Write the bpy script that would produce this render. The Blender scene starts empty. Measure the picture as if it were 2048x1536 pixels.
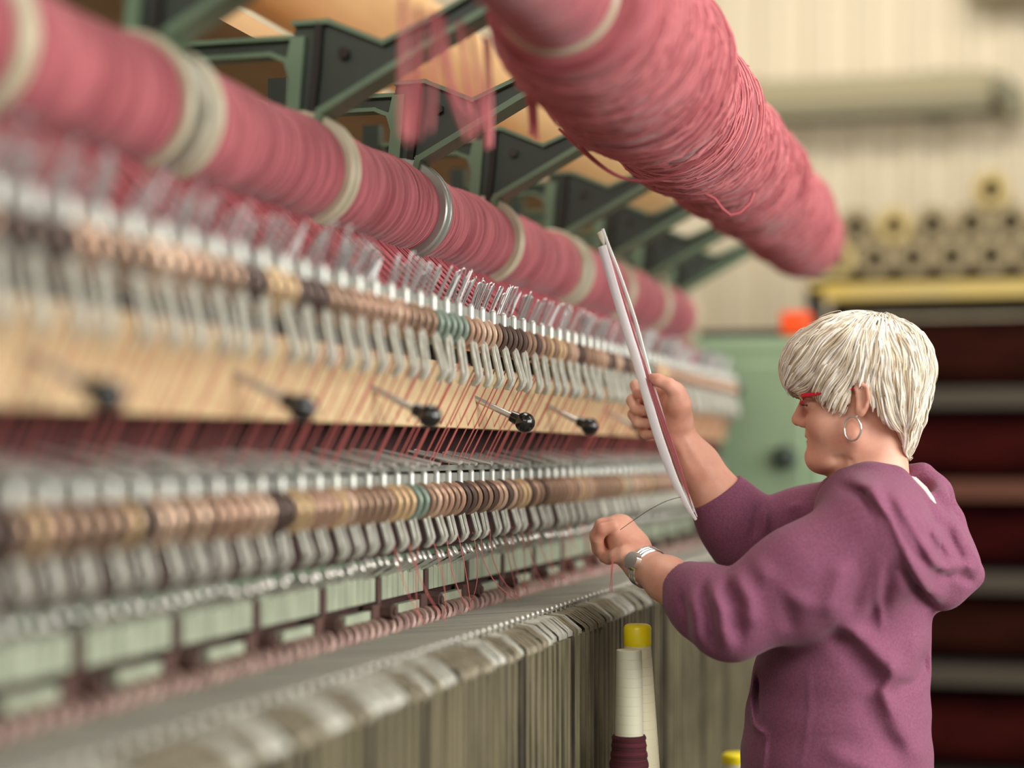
import bpy, math, random
import numpy as np
from mathutils import Vector, Matrix

random.seed(11)
RNG = np.random.default_rng(11)
SC = bpy.context.scene
COL = SC.collection

# ------------------------------------------------------------------ camera
# The loom runs along +Y; the camera stands at the origin, turned a little to the left of it.
F = 3698.0                                  # 65 mm lens in pixels of a 2048 px wide frame
VX, VY = 2050.0, 908.0                      # where the long lines of the loom meet
EYE = 1.45
TH = math.atan((VX - 1024.0) / F)
SN, CS = math.sin(TH), math.cos(TH)
FOCUS = 2.82
cam_data = bpy.data.cameras.new('camera')
cam_data.sensor_width = 36.0
cam_data.lens = 36.0 * F / 2048.0
cam_data.shift_y = (VY - 768.0) / 2048.0
cam_data.clip_start = 0.05
cam_data.dof.use_dof = True
cam_data.dof.focus_distance = FOCUS
cam_data.dof.aperture_fstop = 1.25
cam_data.dof.aperture_blades = 0
cam = bpy.data.objects.new('camera', cam_data)
COL.objects.link(cam)
cam.location = (0, 0, EYE)
cam.rotation_euler = (math.pi / 2, 0, TH)
SC.camera = cam

# ------------------------------------------------------------------ light and exposure
SC.view_settings.view_transform = 'Standard'
SC.view_settings.look = 'None'
SC.view_settings.exposure = 0.0
SC.view_settings.gamma = 1.0
world = bpy.data.worlds.new('world')
SC.world = world
world.use_nodes = True
wbg = world.node_tree.nodes['Background']
wbg.inputs[0].default_value = (1.0, 0.95, 0.86, 1)
wbg.inputs[1].default_value = 0.34


def area(name, loc, target, sx, sy, power, col):
    l = bpy.data.lights.new(name, 'AREA')
    l.shape = 'RECTANGLE'
    l.size, l.size_y, l.energy, l.color = sx, sy, power, col
    o = bpy.data.objects.new(name, l)
    COL.objects.link(o)
    o.location = loc
    o.rotation_euler = (Vector(target) - Vector(loc)).to_track_quat('-Z', 'Y').to_euler()
    return o


area('side_window_light', (3.2, 1.9, 2.4), (-0.5, 2.9, 1.4), 5.0, 1.7, 265, (1.0, 0.97, 0.92))
area('aisle_lamp_light', (2.0, 3.4, 4.1), (-0.2, 3.2, 0.9), 0.5, 7.0, 80, (1.0, 0.96, 0.90))
area('front_fill_light', (-0.5, -0.5, 3.0), (-0.5, 2.9, 1.1), 2.4, 0.7, 42, (1.0, 0.96, 0.90))  # added fill from behind the camera, brightens the sides facing it
area('rear_lamp_light', (-2.7, 3.8, 3.4), (-2.0, 3.8, 1.5), 0.8, 6.0, 150, (1.0, 0.93, 0.80))
area('wall_lamp_light', (-0.6, 7.6, 4.3), (-0.6, 9.4, 2.6), 4.0, 0.5, 60, (1.0, 0.95, 0.86))


# ------------------------------------------------------------------ materials
def lin(c):
    out = []
    for v in c:
        v = v / 255.0
        out.append(v / 12.92 if v <= 0.04045 else ((v + 0.055) / 1.055) ** 2.4)
    return tuple(out)


def mat(name, c, rough=0.6, metal=0.0, c2=None, scale=(6, 6, 6), lo=0.35, hi=0.65, detail=4.0,
        bump=0.0, bscale=None, bdist=0.002, spec=0.5, sheen=0.0, sss=0.0, coat=0.0, trans=0.0):
    m = bpy.data.materials.new(name)
    m.use_nodes = True
    nt = m.node_tree
    b = nt.nodes['Principled BSDF']
    b.inputs['Base Color'].default_value = (*lin(c), 1)
    b.inputs['Roughness'].default_value = rough
    b.inputs['Metallic'].default_value = metal
    b.inputs['Specular IOR Level'].default_value = spec
    if sheen:
        b.inputs['Sheen Weight'].default_value = sheen
        b.inputs['Sheen Roughness'].default_value = 0.34
    if sss:
        b.inputs['Subsurface Weight'].default_value = sss
        b.inputs['Subsurface Radius'].default_value = (0.012, 0.004, 0.002)
        b.inputs['Subsurface Scale'].default_value = 0.6
    if coat:
        b.inputs['Coat Weight'].default_value = coat
    if trans:
        b.inputs['Transmission Weight'].default_value = trans
    tc = nt.nodes.new('ShaderNodeTexCoord')

    def noise(sc, det):
        mp = nt.nodes.new('ShaderNodeMapping')
        mp.inputs['Scale'].default_value = sc
        nt.links.new(tc.outputs['Object'], mp.inputs['Vector'])
        n = nt.nodes.new('ShaderNodeTexNoise')
        n.inputs['Scale'].default_value = 1.0
        n.inputs['Detail'].default_value = det
        nt.links.new(mp.outputs[0], n.inputs['Vector'])
        return n
    if c2 is not None:
        n = noise(scale, detail)
        r = nt.nodes.new('ShaderNodeValToRGB')
        r.color_ramp.elements[0].position = lo
        r.color_ramp.elements[1].position = hi
        r.color_ramp.elements[0].color = (*lin(c), 1)
        r.color_ramp.elements[1].color = (*lin(c2), 1)
        nt.links.new(n.outputs['Fac'], r.inputs[0])
        nt.links.new(r.outputs[0], b.inputs['Base Color'])
    if bump:
        n = noise(bscale or scale, 3.0)
        bp = nt.nodes.new('ShaderNodeBump')
        bp.inputs['Strength'].default_value = bump
        bp.inputs['Distance'].default_value = bdist
        nt.links.new(n.outputs['Fac'], bp.inputs['Height'])
        nt.links.new(bp.outputs[0], b.inputs['Normal'])
    return m


def island_mat(name, cols, rough=0.5, spec=0.5, along=None, sheen=0.0):
    """one colour per loose strand"""
    m = bpy.data.materials.new(name)
    m.use_nodes = True
    nt = m.node_tree
    b = nt.nodes['Principled BSDF']
    b.inputs['Roughness'].default_value = rough
    b.inputs['Specular IOR Level'].default_value = spec
    b.inputs['Sheen Weight'].default_value = sheen
    g = nt.nodes.new('ShaderNodeNewGeometry')
    r = nt.nodes.new('ShaderNodeValToRGB')
    els = r.color_ramp.elements
    while len(els) < len(cols):
        els.new(0.5)
    for i, c in enumerate(cols):
        els[i].position = i / (len(cols) - 1)
        els[i].color = (*lin(c), 1)
    nt.links.new(g.outputs['Random Per Island'], r.inputs[0])
    nt.links.new(r.outputs[0], b.inputs['Base Color'])
    return m


M = {}
M['yarn'] = mat('rose_yarn', (142, 70, 77), 0.85, c2=(192, 111, 117), scale=(5, 190, 5), lo=0.38, hi=0.62, detail=3,
                bump=0.9, bscale=(9, 330, 9), bdist=0.004, sheen=0.25, spec=0.2)
M['strand'] = island_mat('rose_yarn_strands', [(150, 72, 79), (192, 106, 112), (216, 134, 138), (174, 90, 97)], 0.85, 0.2, sheen=0.25)
M['thread'] = mat('rose_thread', (184, 98, 104), 0.85, spec=0.2)
M['thread_dark'] = mat('red_thread', (188, 102, 98), 0.85, spec=0.2)
M['flange'] = mat('ivory_flange', (214, 208, 184), 0.5, c2=(186, 178, 150), scale=(14, 14, 14))
M['flange_steel'] = mat('steel_flange', (176, 182, 174), 0.35, 0.6)
M['hub'] = mat('grey_hub', (150, 148, 134), 0.4, 0.3, c2=(196, 190, 170), scale=(16, 16, 16))
M['core'] = mat('spool_core', (120, 116, 104), 0.5, 0.5)
M['green'] = mat('green_paint', (108, 134, 106), 0.45, c2=(92, 118, 94), scale=(9, 9, 9), bump=0.15, bscale=(60, 60, 60))
M['green_dark'] = mat('dark_green_paint', (52, 64, 52), 0.5, c2=(40, 50, 42), scale=(9, 9, 9))
M['green_cab'] = mat('pale_green_enamel', (132, 153, 122), 0.5, c2=(122, 143, 113), scale=(3, 3, 3))
M['sage'] = mat('sage_enamel', (160, 168, 146), 0.45, c2=(138, 146, 126), scale=(22, 22, 10), lo=0.42, hi=0.7)
M['black'] = mat('black_plastic', (22, 22, 20), 0.22, coat=0.4)
M['dark'] = mat('dark_iron', (36, 32, 28), 0.7)
M['maroon'] = mat('dark_maroon', (60, 30, 28), 0.9, c2=(44, 24, 20), scale=(6, 30, 6))  # dark maroon with random darker streaks
M['steel'] = mat('dull_steel', (182, 182, 170), 0.42, 0.35, c2=(152, 150, 138), scale=(60, 60, 60), spec=0.5)
M['bar'] = mat('zinc_bar', (154, 156, 148), 0.45, 0.35, c2=(132, 134, 128), scale=(30, 12, 30))
M['peg'] = mat('bright_peg', (188, 190, 182), 0.32, 0.3, coat=0.15)
M['wire'] = mat('bright_wire', (172, 172, 170), 0.36, 0.45)
M['needle'] = mat('polished_needle', (214, 212, 204), 0.25, 0.55)
M['rust'] = mat('rusty_iron', (84, 58, 50), 0.8, c2=(62, 44, 40), scale=(50, 50, 50))
M['spring'] = mat('dusty_coil', (168, 140, 130), 0.5, 0.3, c2=(140, 112, 104), scale=(40, 40, 40))
M['sheet'] = mat('grey_wire', (166, 164, 152), 0.45, 0.2)
M['plate'] = mat('worn_plate', (140, 132, 106), 0.55, 0.2, c2=(84, 79, 64), scale=(3, 70, 9), lo=0.36, hi=0.66,
                 bump=0.3, bscale=(200, 200, 90), bdist=0.001)
M['plate2'] = mat('worn_plate_olive', (144, 136, 108), 0.55, 0.2, c2=(100, 94, 74), scale=(3, 60, 7), lo=0.36, hi=0.66)
M['plate3'] = mat('worn_plate_brown', (92, 84, 68), 0.6, 0.2, c2=(60, 54, 44), scale=(3, 60, 12), lo=0.36, hi=0.66)
M['tab'] = mat('bright_worn_tab', (134, 126, 104), 0.4, 0.4, c2=(98, 92, 74), scale=(40, 120, 40))
M['rod'] = mat('chrome_rod', (206, 204, 196), 0.25, 0.55)
M['wood'] = mat('pale_wood', (200, 178, 138), 0.6, c2=(184, 156, 114), scale=(30, 1.4, 26), lo=0.3, hi=0.75, detail=6)
M['tan'] = mat('tan_board', (200, 162, 114), 0.6, c2=(174, 134, 88), scale=(5, 1, 8))
M['rings'] = [mat('ring_copper', (190, 154, 130), 0.27, 0.5), mat('ring_tan', (208, 176, 134), 0.3, 0.4),
              mat('ring_brown', (98, 80, 72), 0.3, 0.4), mat('ring_bronze', (164, 134, 112), 0.27, 0.5),
              mat('ring_green', (138, 154, 140), 0.3, 0.4), mat('ring_sand', (212, 180, 154), 0.27, 0.5)]
M['ivory'] = mat('ivory_plastic', (226, 220, 186), 0.4, sss=0.0, coat=0.2)
M['ivory_grey'] = mat('frosted_plastic', (206, 204, 180), 0.4, coat=0.2)
M['yellow'] = mat('yellow_plastic', (252, 230, 16), 0.35, coat=0.3)
M['burgundy'] = mat('burgundy_yarn', (84, 26, 36), 0.9, c2=(58, 14, 24), scale=(6, 6, 300), lo=0.4, hi=0.6,
                    bump=0.8, bscale=(8, 8, 420), bdist=0.003)


# ------------------------------------------------------------------ mesh building
class MB:
    def __init__(s):
        s.v, s.f, s.n = [], [], 0

    def add(s, v, f):
        v = [tuple(map(float, p)) for p in v]
        s.f += [tuple(i + s.n for i in q) for q in f]
        s.v += v
        s.n += len(v)
        return s

    def box(s, c, d, rot=None):
        hx, hy, hz = d[0] / 2, d[1] / 2, d[2] / 2
        P = [Vector((x * hx, y * hy, z * hz)) for x in (-1, 1) for y in (-1, 1) for z in (-1, 1)]
        if rot is not None:
            P = [rot @ p for p in P]
        P = [p + Vector(c) for p in P]
        return s.add(P, [(0, 1, 3, 2), (4, 6, 7, 5), (0, 4, 5, 1), (2, 3, 7, 6), (0, 2, 6, 4), (1, 5, 7, 3)])

    def tube(s, pts, r, n=8, closed=False, caps=True, flat=1.0, up=None):
        pts = [Vector(p) for p in pts]
        m = len(pts)
        rs = r if isinstance(r, (list, tuple)) else [r] * m
        V, Fc = [], []
        prev = None
        for i, p in enumerate(pts):
            if closed:
                t = pts[(i + 1) % m] - pts[i - 1]
            else:
                t = pts[min(i + 1, m - 1)] - pts[max(i - 1, 0)]
            t.normalize()
            if prev is None:
                a = Vector(up) if up is not None else (Vector((0, 0, 1)) if abs(t.z) < 0.9 else Vector((1, 0, 0)))
            else:
                a = prev
            a = (a - t * a.dot(t))
            if a.length < 1e-6:
                a = t.orthogonal()
            a.normalize()
            prev = a
            b = t.cross(a)
            for k in range(n):
                an = 2 * math.pi * k / n
                V.append(p + a * (math.cos(an) * rs[i]) + b * (math.sin(an) * rs[i] * flat))
        rng = m if closed else m - 1
        for i in range(rng):
            j = (i + 1) % m
            for k in range(n):
                l = (k + 1) % n
                Fc.append((i * n + k, j * n + k, j * n + l, i * n + l))
        if caps and not closed:
            Fc.append(tuple(range(n)))
            Fc.append(tuple((m - 1) * n + k for k in reversed(range(n))))
        return s.add(V, Fc)

    def lathe(s, prof, c=(0, 0, 0), axis='y', n=32, caps=True):
        """prof: (radius, distance along the axis)"""
        V, Fc = [], []
        for r, a in prof:
            for k in range(n):
                an = 2 * math.pi * k / n
                q = (r * math.cos(an), r * math.sin(an))
                if axis == 'y':
                    V.append((c[0] + q[1], c[1] + a, c[2] + q[0]))
                elif axis == 'z':
                    V.append((c[0] + q[0], c[1] + q[1], c[2] + a))
                else:
                    V.append((c[0] + a, c[1] + q[0], c[2] + q[1]))
        m = len(prof)
        for i in range(m - 1):
            for k in range(n):
                l = (k + 1) % n
                Fc.append((i * n + k, (i + 1) * n + k, (i + 1) * n + l, i * n + l))
        if caps:
            Fc.append(tuple(range(n)))
            Fc.append(tuple((m - 1) * n + k for k in reversed(range(n))))
        return s.add(V, Fc)

    def prism(s, poly, y0, y1):
        """poly of (x, z) pushed from y0 to y1"""
        n = len(poly)
        V = [(x, y0, z) for x, z in poly] + [(x, y1, z) for x, z in poly]
        Fc = [tuple(range(n)), tuple(reversed(range(n, 2 * n)))]
        Fc += [(i, i + n, (i + 1) % n + n, (i + 1) % n) for i in range(n)]
        return s.add(V, Fc)

    def sphere(s, c, r, n=16, m=10, sc=(1, 1, 1)):
        prof = [(max(1e-5, r * math.sin(math.pi * i / m)), -r * math.cos(math.pi * i / m)) for i in range(m + 1)]
        k = MB().lathe(prof, axis='z', n=n, caps=False)
        return s.add([(c[0] + x * sc[0], c[1] + y * sc[1], c[2] + z * sc[2]) for x, y, z in k.v], k.f)

    def torus(s, c, R, r, n=28, m=8, sq=1.0):
        """ring whose axis is Y"""
        V, Fc = [], []
        for i in range(n):
            a = 2 * math.pi * i / n
            for j in range(m):
                b = 2 * math.pi * j / m
                q = R + r * math.cos(b)
                V.append((c[0] + q * math.cos(a), c[1] + r * sq * math.sin(b), c[2] + q * math.sin(a)))
        for i in range(n):
            for j in range(m):
                Fc.append((i * m + j, i * m + (j + 1) % m, ((i + 1) % n) * m + (j + 1) % m, ((i + 1) % n) * m + j))
        return s.add(V, Fc)

    def mesh(s, name, m, smooth=True, angle=40):
        me = bpy.data.meshes.new(name)
        me.from_pydata(s.v, [], s.f)
        me.materials.append(m)
        fix(me, smooth, angle)
        return me


def fix(me, smooth=True, angle=40):
    import bmesh
    bm = bmesh.new()
    bm.from_mesh(me)
    bmesh.ops.recalc_face_normals(bm, faces=bm.faces)
    for f in bm.faces:
        f.smooth = smooth
    if smooth:
        ca = math.radians(angle)
        for e in bm.edges:
            if len(e.link_faces) == 2 and e.calc_face_angle(0.0) > ca:
                e.smooth = False
    bm.to_mesh(me)
    bm.free()


def link(name, me, parent=None, loc=(0, 0, 0), rot=(0, 0, 0)):
    o = bpy.data.objects.new(name, me)
    COL.objects.link(o)
    o.location = loc
    o.rotation_euler = rot
    if parent is not None:
        o.parent = parent
    return o


def tag(o, label=None, cat=None, group=None, kind=None):
    if label:
        o['label'] = label
    if cat:
        o['category'] = cat
    if group:
        o['group'] = group
    if kind:
        o['kind'] = kind
    return o


def thing(name, label, cat, loc=(0, 0, 0), group=None):
    o = bpy.data.objects.new(name, None)
    o.empty_display_size = 0.05
    COL.objects.link(o)
    o.location = loc
    return tag(o, label, cat, group)


def copies(src, n_locs, parent):
    """one object per place, sharing the mesh of src"""
    for loc in n_locs:
        c = src.copy()
        COL.objects.link(c)
        c.parent = parent
        c.location = loc
    return


def bevel(o, w=0.003, seg=2):
    b = o.modifiers.new('bevel', 'BEVEL')
    b.width, b.segments, b.limit_method = w, seg, 'ANGLE'
    return o


KX = FOCUS * CS / F
KZ = FOCUS / F


def sec(px, py):
    """the loom's cross-section at the focus distance: (x, height)"""
    return (px - VX) * KX, EYE + (VY - py) * KZ


def y_at(z, x):
    return (z + x * SN) / CS


Y0, Y1 = 0.95, 5.12
# ------------------------------------------------------------------ the room
def wave_wall(name, c, c2, pitch):
    m = bpy.data.materials.new(name)
    m.use_nodes = True
    nt = m.node_tree
    b = nt.nodes['Principled BSDF']
    b.inputs['Roughness'].default_value = 0.7
    tc = nt.nodes.new('ShaderNodeTexCoord')
    n = nt.nodes.new('ShaderNodeTexNoise')
    n.inputs['Scale'].default_value = 0.8
    nt.links.new(tc.outputs['Object'], n.inputs['Vector'])
    r = nt.nodes.new('ShaderNodeValToRGB')
    r.color_ramp.elements[0].color = (*lin(c), 1)
    r.color_ramp.elements[1].color = (*lin(c2), 1)
    nt.links.new(n.outputs['Fac'], r.inputs[0])
    nt.links.new(r.outputs[0], b.inputs['Base Color'])
    return m


M['wall'] = wave_wall('cream_cladding', (214, 202, 178), (198, 186, 160), 0.2)
M['wall2'] = mat('cream_plaster', (226, 214, 186), 0.8, c2=(214, 200, 172), scale=(1, 1, 1))
M['floor'] = mat('grey_concrete', (110, 102, 92), 0.7, c2=(90, 84, 76), scale=(3, 3, 3))

YW = 9.4
k = MB()                                             # ribbed cladding of the far wall
pts = []
x = -3.6
while x < 4.6:
    pts += [(x, YW), (x + 0.13, YW), (x + 0.15, YW - 0.03), (x + 0.21, YW - 0.03), (x + 0.23, YW)]
    x += 0.24
n = len(pts)
k.add([(a, b, 0) for a, b in pts] + [(a, b, 4.6) for a, b in pts], [(i, i + 1, i + 1 + n, i + n) for i in range(n - 1)])
k.box((0.5, YW + 0.06, 2.3), (8.3, 0.1, 4.6))
tag(link('wall_back', k.mesh('wall_back', M['wall'], False)), kind='structure')
tag(link('wall_left', MB().box((-3.65, 4.2, 2.3), (0.1, 10.5, 4.6)).mesh('wall_left', M['wall2'], False)), kind='structure')
tag(link('floor', MB().box((0.5, 4.0, -0.05), (8.4, 11.0, 0.1)).mesh('floor', M['floor'], False)), kind='structure')

# cable duct on the far wall
M['duct'] = mat('olive_duct', (150, 140, 110), 0.6)
M['duct_dark'] = mat('dark_duct_lip', (120, 116, 92), 0.6)
d = thing('wall_duct', 'long olive duct running along the cream ribbed wall', 'duct', (-1.3, YW - 0.13, 3.235))
bevel(link('duct', MB().box((0, 0, 0), (2.3, 0.16, 0.15)).mesh('duct', M['duct']), d), 0.03, 3)
tag(link('lower_lip', MB().box((0, -0.02, -0.10), (2.28, 0.16, 0.05)).mesh('lower_lip', M['duct_dark']), d), 'darker lower lip')
tag(link('end_bend', MB().tube([(1.1, 0, 0.0), (1.18, 0, 0.0), (1.24, 0, -0.05), (1.25, 0, -0.16)], 0.06, 12).mesh('end_bend', M['duct_dark']), d), 'bent end')
for xx in (-0.9, 0.0, 0.9):
    link('bracket', MB().box((xx, 0.05, -0.03), (0.05, 0.16, 0.24)).mesh('bracket', M['duct_dark']), d)
b = MB().box((0.55, YW - 0.16, 3.72), (1.6, 0.24, 0.16)).mesh('wall_beam', M['duct'])
tag(bevel(link('wall_beam', b), 0.02), 'olive beam high on the cream wall above the duct', 'beam')

# rack of carpet rolls behind the woman
M['rack'] = mat('grey_rack_beam', (66, 58, 46), 0.7)
M['rack_o'] = mat('orange_rack_beam', (92, 48, 28), 0.7)
M['rack_y'] = mat('yellow_rack_beam', (214, 182, 84), 0.5, c2=(190, 170, 110), scale=(2, 2, 2))
M['rolls'] = [mat('carpet_%s' % a, c, 0.95, c2=c2, scale=(3, 9, 9), spec=0.08) for a, c, c2 in (
    ('maroon', (62, 17, 14), (42, 10, 8)), ('brown', (52, 21, 13), (36, 13, 8)), ('wine', (54, 12, 11), (36, 6, 6)))]
YR = 7.35
xr0, xr1 = -0.72, 1.55
rk = thing('roll_rack', 'tall steel rack stacked with dark carpet rolls behind the woman', 'rack', (0.4, YR, 0))
zs = [0.28, 0.68, 1.02, 1.355, 1.69]
mats = ['rack', 'rack', 'rack', 'rack_o', 'rack']
for i, z in enumerate(zs):
    for yy in (-0.42, 0.42):
        o = link('shelf_beam', MB().box(((xr0 + xr1) / 2 - 0.4, yy, z - 0.035), (xr1 - xr0, 0.05, 0.07)).mesh('shelf_beam', M[mats[i] if yy < 0 else 'rack']), rk)
        if mats[i] == 'rack_o' and yy < 0:
            tag(o, 'orange shelf beam')
    link('shelf_board', MB().box(((xr0 + xr1) / 2 - 0.4, 0, z - 0.012), (xr1 - xr0, 0.8, 0.02)).mesh('shelf_board', M['dark']), rk)
for xx in (xr0 - 0.43, xr1 - 0.37):
    for yy in (-0.42, 0.42):
        link('upright', MB().box((xx, yy, 1.03), (0.06, 0.06, 2.06)).mesh('upright', M['dark']), rk)
tag(link('top_beam', MB().box(((xr0 + xr1) / 2 - 0.4, -0.42, 2.06), (xr1 - xr0 + 0.1, 0.06, 0.08)).mesh('top_beam', M['rack_y']), rk), 'yellow top beam')
link('top_beam', MB().box(((xr0 + xr1) / 2 - 0.4, 0.42, 2.06), (xr1 - xr0 + 0.1, 0.06, 0.08)).mesh('top_beam', M['rack']), rk)
link('top_board', MB().box(((xr0 + xr1) / 2 - 0.4, 0, 2.09), (xr1 - xr0 + 0.1, 0.9, 0.02)).mesh('top_board', M['dark']), rk)
names = ['lowest', 'second lowest', 'middle', 'second highest', 'topmost']
hs = [0.33, 0.27, 0.265, 0.265, 0.30]
for i, z in enumerate(zs):
    for j, yy in enumerate((-0.2, 0.2)):
        R = min(0.135, hs[i] / 2 - 0.003)
        prof = [(0.04, -1.08), (R - 0.02, -1.08), (R, -1.06), (R, 1.06), (R - 0.02, 1.08), (0.04, 1.08)]
        m = M['rolls'][(i + j) % 3]
        o = link('carpet_roll', MB().lathe(prof, axis='x', n=28).mesh('carpet_roll', m), None, (0.42, YR + yy, z + R))
        tag(o, 'dark red-brown carpet roll on the %s shelf, %s' % (names[i], 'at the front' if j == 0 else 'at the back'), 'carpet roll', 'carpet rolls on the rack')

# card tubes lying on top of the rack, their open ends to the front
M['tube'] = mat('grey_card_tube', (166, 150, 116), 0.8, c2=(140, 126, 96), scale=(4, 4, 4))
M['tube_y'] = mat('buff_card_tube', (206, 184, 128), 0.8, c2=(180, 160, 108), scale=(4, 4, 4))
R = 0.069
proto = {}
for key in ('tube', 'tube_y'):
    prof = [(0.032, 0.0), (R - 0.004, 0.0), (R, 0.006), (R, 0.9), (0.032, 0.9), (0.032, 0.0)]
    proto[key] = MB().lathe(prof, n=24, caps=False).mesh('card_tube', M[key])
rows = ['bottom', 'second', 'top']
ti = 0
for r in range(3):
    for i in range(15 - r):
        if r == 2 and i not in (3, 7, 8):
            continue
        key = 'tube_y' if (i * 7 + r * 5) % 6 == 0 or r == 2 else 'tube'
        xx = xr0 + 0.05 + i * 2 * R + r * R
        o = link('card_tube', proto[key], None, (xx, YR - 0.45, 2.10 + R + r * R * 1.735))
        tag(o, '%s cardboard tube, %s from left in %s row on the roll rack' % (
            'buff' if key == 'tube_y' else 'grey', ['first', 'second', 'third', 'fourth', 'fifth', 'sixth', 'seventh', 'eighth', 'ninth', 'tenth', 'eleventh', 'twelfth', 'thirteenth', 'fourteenth', 'fifteenth'][i], rows[r]),
            'tube', 'cardboard tubes on the rack')
# ------------------------------------------------------------------ the loom: frame
XB, ZB0 = sec(955, 858)
lm = thing('loom_frame', 'green iron frame of the long carpet loom', 'loom', (-1.0, 3.0, 0))
LX, LY = -1.0, 3.0


def lpart(name, k, m, label=None, smooth=True, bev=0.0):
    o = link(name, k.mesh(name, m, smooth), lm, (-LX, -LY, 0))
    o.location = (1.0, -3.0, 0)
    if bev:
        bevel(o, bev)
    if label:
        tag(o, label)
    return o


YM, YL = (Y0 + Y1) / 2, Y1 - Y0
k = MB()
k.prism([(-1.35, 0), (-0.70, 0), (-0.70, 1.17), (-0.92, 1.19), (-0.92, 1.40), (-0.86, 1.45), (-0.86, 1.66), (-0.99, 1.70), (-0.99, 1.9), (-1.35, 1.9)], Y0 - 0.22, Y0 - 0.14)
lpart('end_frame', k, M['green'], bev=0.004)
k = MB().box((-1.16, YM, 0.06), (0.30, YL + 0.3, 0.12))
lpart('base_beam', k, M['green_dark'])
k = MB().box((-0.985, YM, 1.16), (0.03, YL + 0.3, 2.0 - 1.16 + 0.06))
lpart('back_panel', MB().box((-0.985, YM, 1.42), (0.03, YL + 0.3, 0.62)), M['dark'])
lpart('rear_panel', MB().box((-1.165, YM, 1.58), (0.02, YL + 0.28, 0.56)), M['green_dark'])
lpart('recess_panel', MB().box((-0.905, YM, 1.468), (0.02, YL + 0.28, 0.075)), M['maroon'], 'dark maroon recess behind the threads')
lpart('shelf_plate', MB().box((-0.935, YM, 1.418), (0.10, YL + 0.28, 0.012)), M['green_dark'])
lpart('upper_backing', MB().box((-0.865, YM, 1.62), (0.012, YL + 0.28, 0.085)), M['dark'])
lpart('lower_backing', MB().box((-0.885, YM, 1.355), (0.012, YL + 0.28, 0.10)), M['maroon'])
lpart('sage_ledge', MB().box((-0.915, YM, 1.300), (0.05, YL + 0.28, 0.012)), M['green'])
lpart('sage_panel', MB().box((-0.90, YM, 1.24), (0.012, YL + 0.28, 0.12)), M['green_dark'])
# pale wooden board, leaning out a little at its foot
k = MB()
zt = ZB0 + 0.098
k.prism([(XB, ZB0), (XB - 0.022, ZB0), (XB - 0.040, zt), (XB - 0.018, zt)], Y0 - 0.1, Y1 + 0.02)
board = lpart('wooden_board', k, M['wood'], 'pale wooden board behind the threads', False, 0.002)
for i, zc in enumerate((1.556, 1.549, 1.53, 1.553, 1.541, 1.56, 1.532)):     # screws and knots on the board
    yy = 1.35 + i * 0.46
    link('screw', MB().sphere((XB - 0.008 - (zc - ZB0) * 0.18, yy, zc), 0.006, 10, 6).mesh('screw', M['rust']), board)
lpart('front_rail', MB().box((-0.79, YM, 1.155), (0.14, YL + 0.28, 0.03)), M['green_dark'])
lpart('cone_shelf', MB().box((-0.53, 2.95, 0.79), (0.16, 1.3, 0.02)), M['green_dark'])
for yy in (2.4, 3.5):
    lpart('shelf_arm', MB().box((-0.62, yy, 0.765), (0.36, 0.03, 0.03)), M['green_dark'])
lpart('lower_body', MB().box((-0.80, YM, 0.58), (0.14, YL + 0.28, 1.14)), M['green_dark'])

# pale green end cabinet
xc0, xc1 = -1.30, -0.545
cb = thing('end_cabinet', 'pale green cabinet closing the far end of the loom', 'machine cabinet', ((xc0 + xc1) / 2, 5.53, 0))
bx = (xc0 + xc1) / 2
bevel(link('body', MB().box((0, 0, 0.8925), (xc1 - xc0, 0.5, 1.785)).mesh('body', M['green_cab']), cb), 0.02, 3)
bevel(link('side_column', MB().box((0.43, 0.05, 0.87), (0.12, 0.40, 1.74)).mesh('side_column', M['green_cab']), cb), 0.015, 3)
cover = bevel(link('cover', MB().box((0.16, -0.265, 1.48), (0.32, 0.03, 0.46)).mesh('cover', M['green_cab']), cb), 0.01, 2)
tag(link('knob', MB().sphere((0.27, -0.30, 1.44), 0.035, 16, 10, (1, .6, 1)).mesh('knob', M['green_dark']), cover), 'dark green knob')
for dx, dz, r in ((0.03, 1.50, 0.030), (0.06, 1.455, 0.028), (-0.0, 1.56, 0.026)):
    tag(link('handle_bolt', MB().lathe([(r, -0.08), (r, -0.01), (r * .7, 0)], (dx, -0.28 + 0.0, dz), n=12).mesh('handle_bolt', M['dark']), cb), 'dark bolt')
tag(link('grease_cap', MB().sphere((0.09, -0.29, 1.375), 0.016, 12, 8).mesh('grease_cap', M['yellow']), cb), 'small yellow cap')
tag(link('latch', MB().box((0.12, -0.27, 1.25), (0.10, 0.05, 0.16)).mesh('latch', M['green_dark']), cb), 'dark green latch')
link('top_rail', MB().box((0.12, 0.05, 1.80), (0.30, 0.06, 0.05)).mesh('top_rail', M['dark']), cb)
link('rail_foot', MB().box((0.12, 0.05, 1.773), (0.05, 0.05, 0.03)).mesh('rail_foot', M['dark']), cb)
M['orange'] = mat('orange_plastic', (236, 78, 20), 0.4)
ol = thing('orange_box', 'bright orange box standing on the pale green cabinet', 'box', (-0.655, 5.53, 1.785))
bevel(link('housing', MB().box((0, 0, 0.052), (0.09, 0.08, 0.072)).mesh('housing', M['orange']), ol), 0.012, 3)
tag(link('base', MB().box((0, 0, 0.009), (0.07, 0.06, 0.018)).mesh('base', M['dark']), ol), 'dark base')

# ------------------------------------------------------------------ thread rails
HP = 0.058
NH = int((Y1 - Y0) / HP)
HY = [Y0 + HP * (i + 0.5) for i in range(NH)]


def near_first(ys):
    return sorted(ys)


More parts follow.
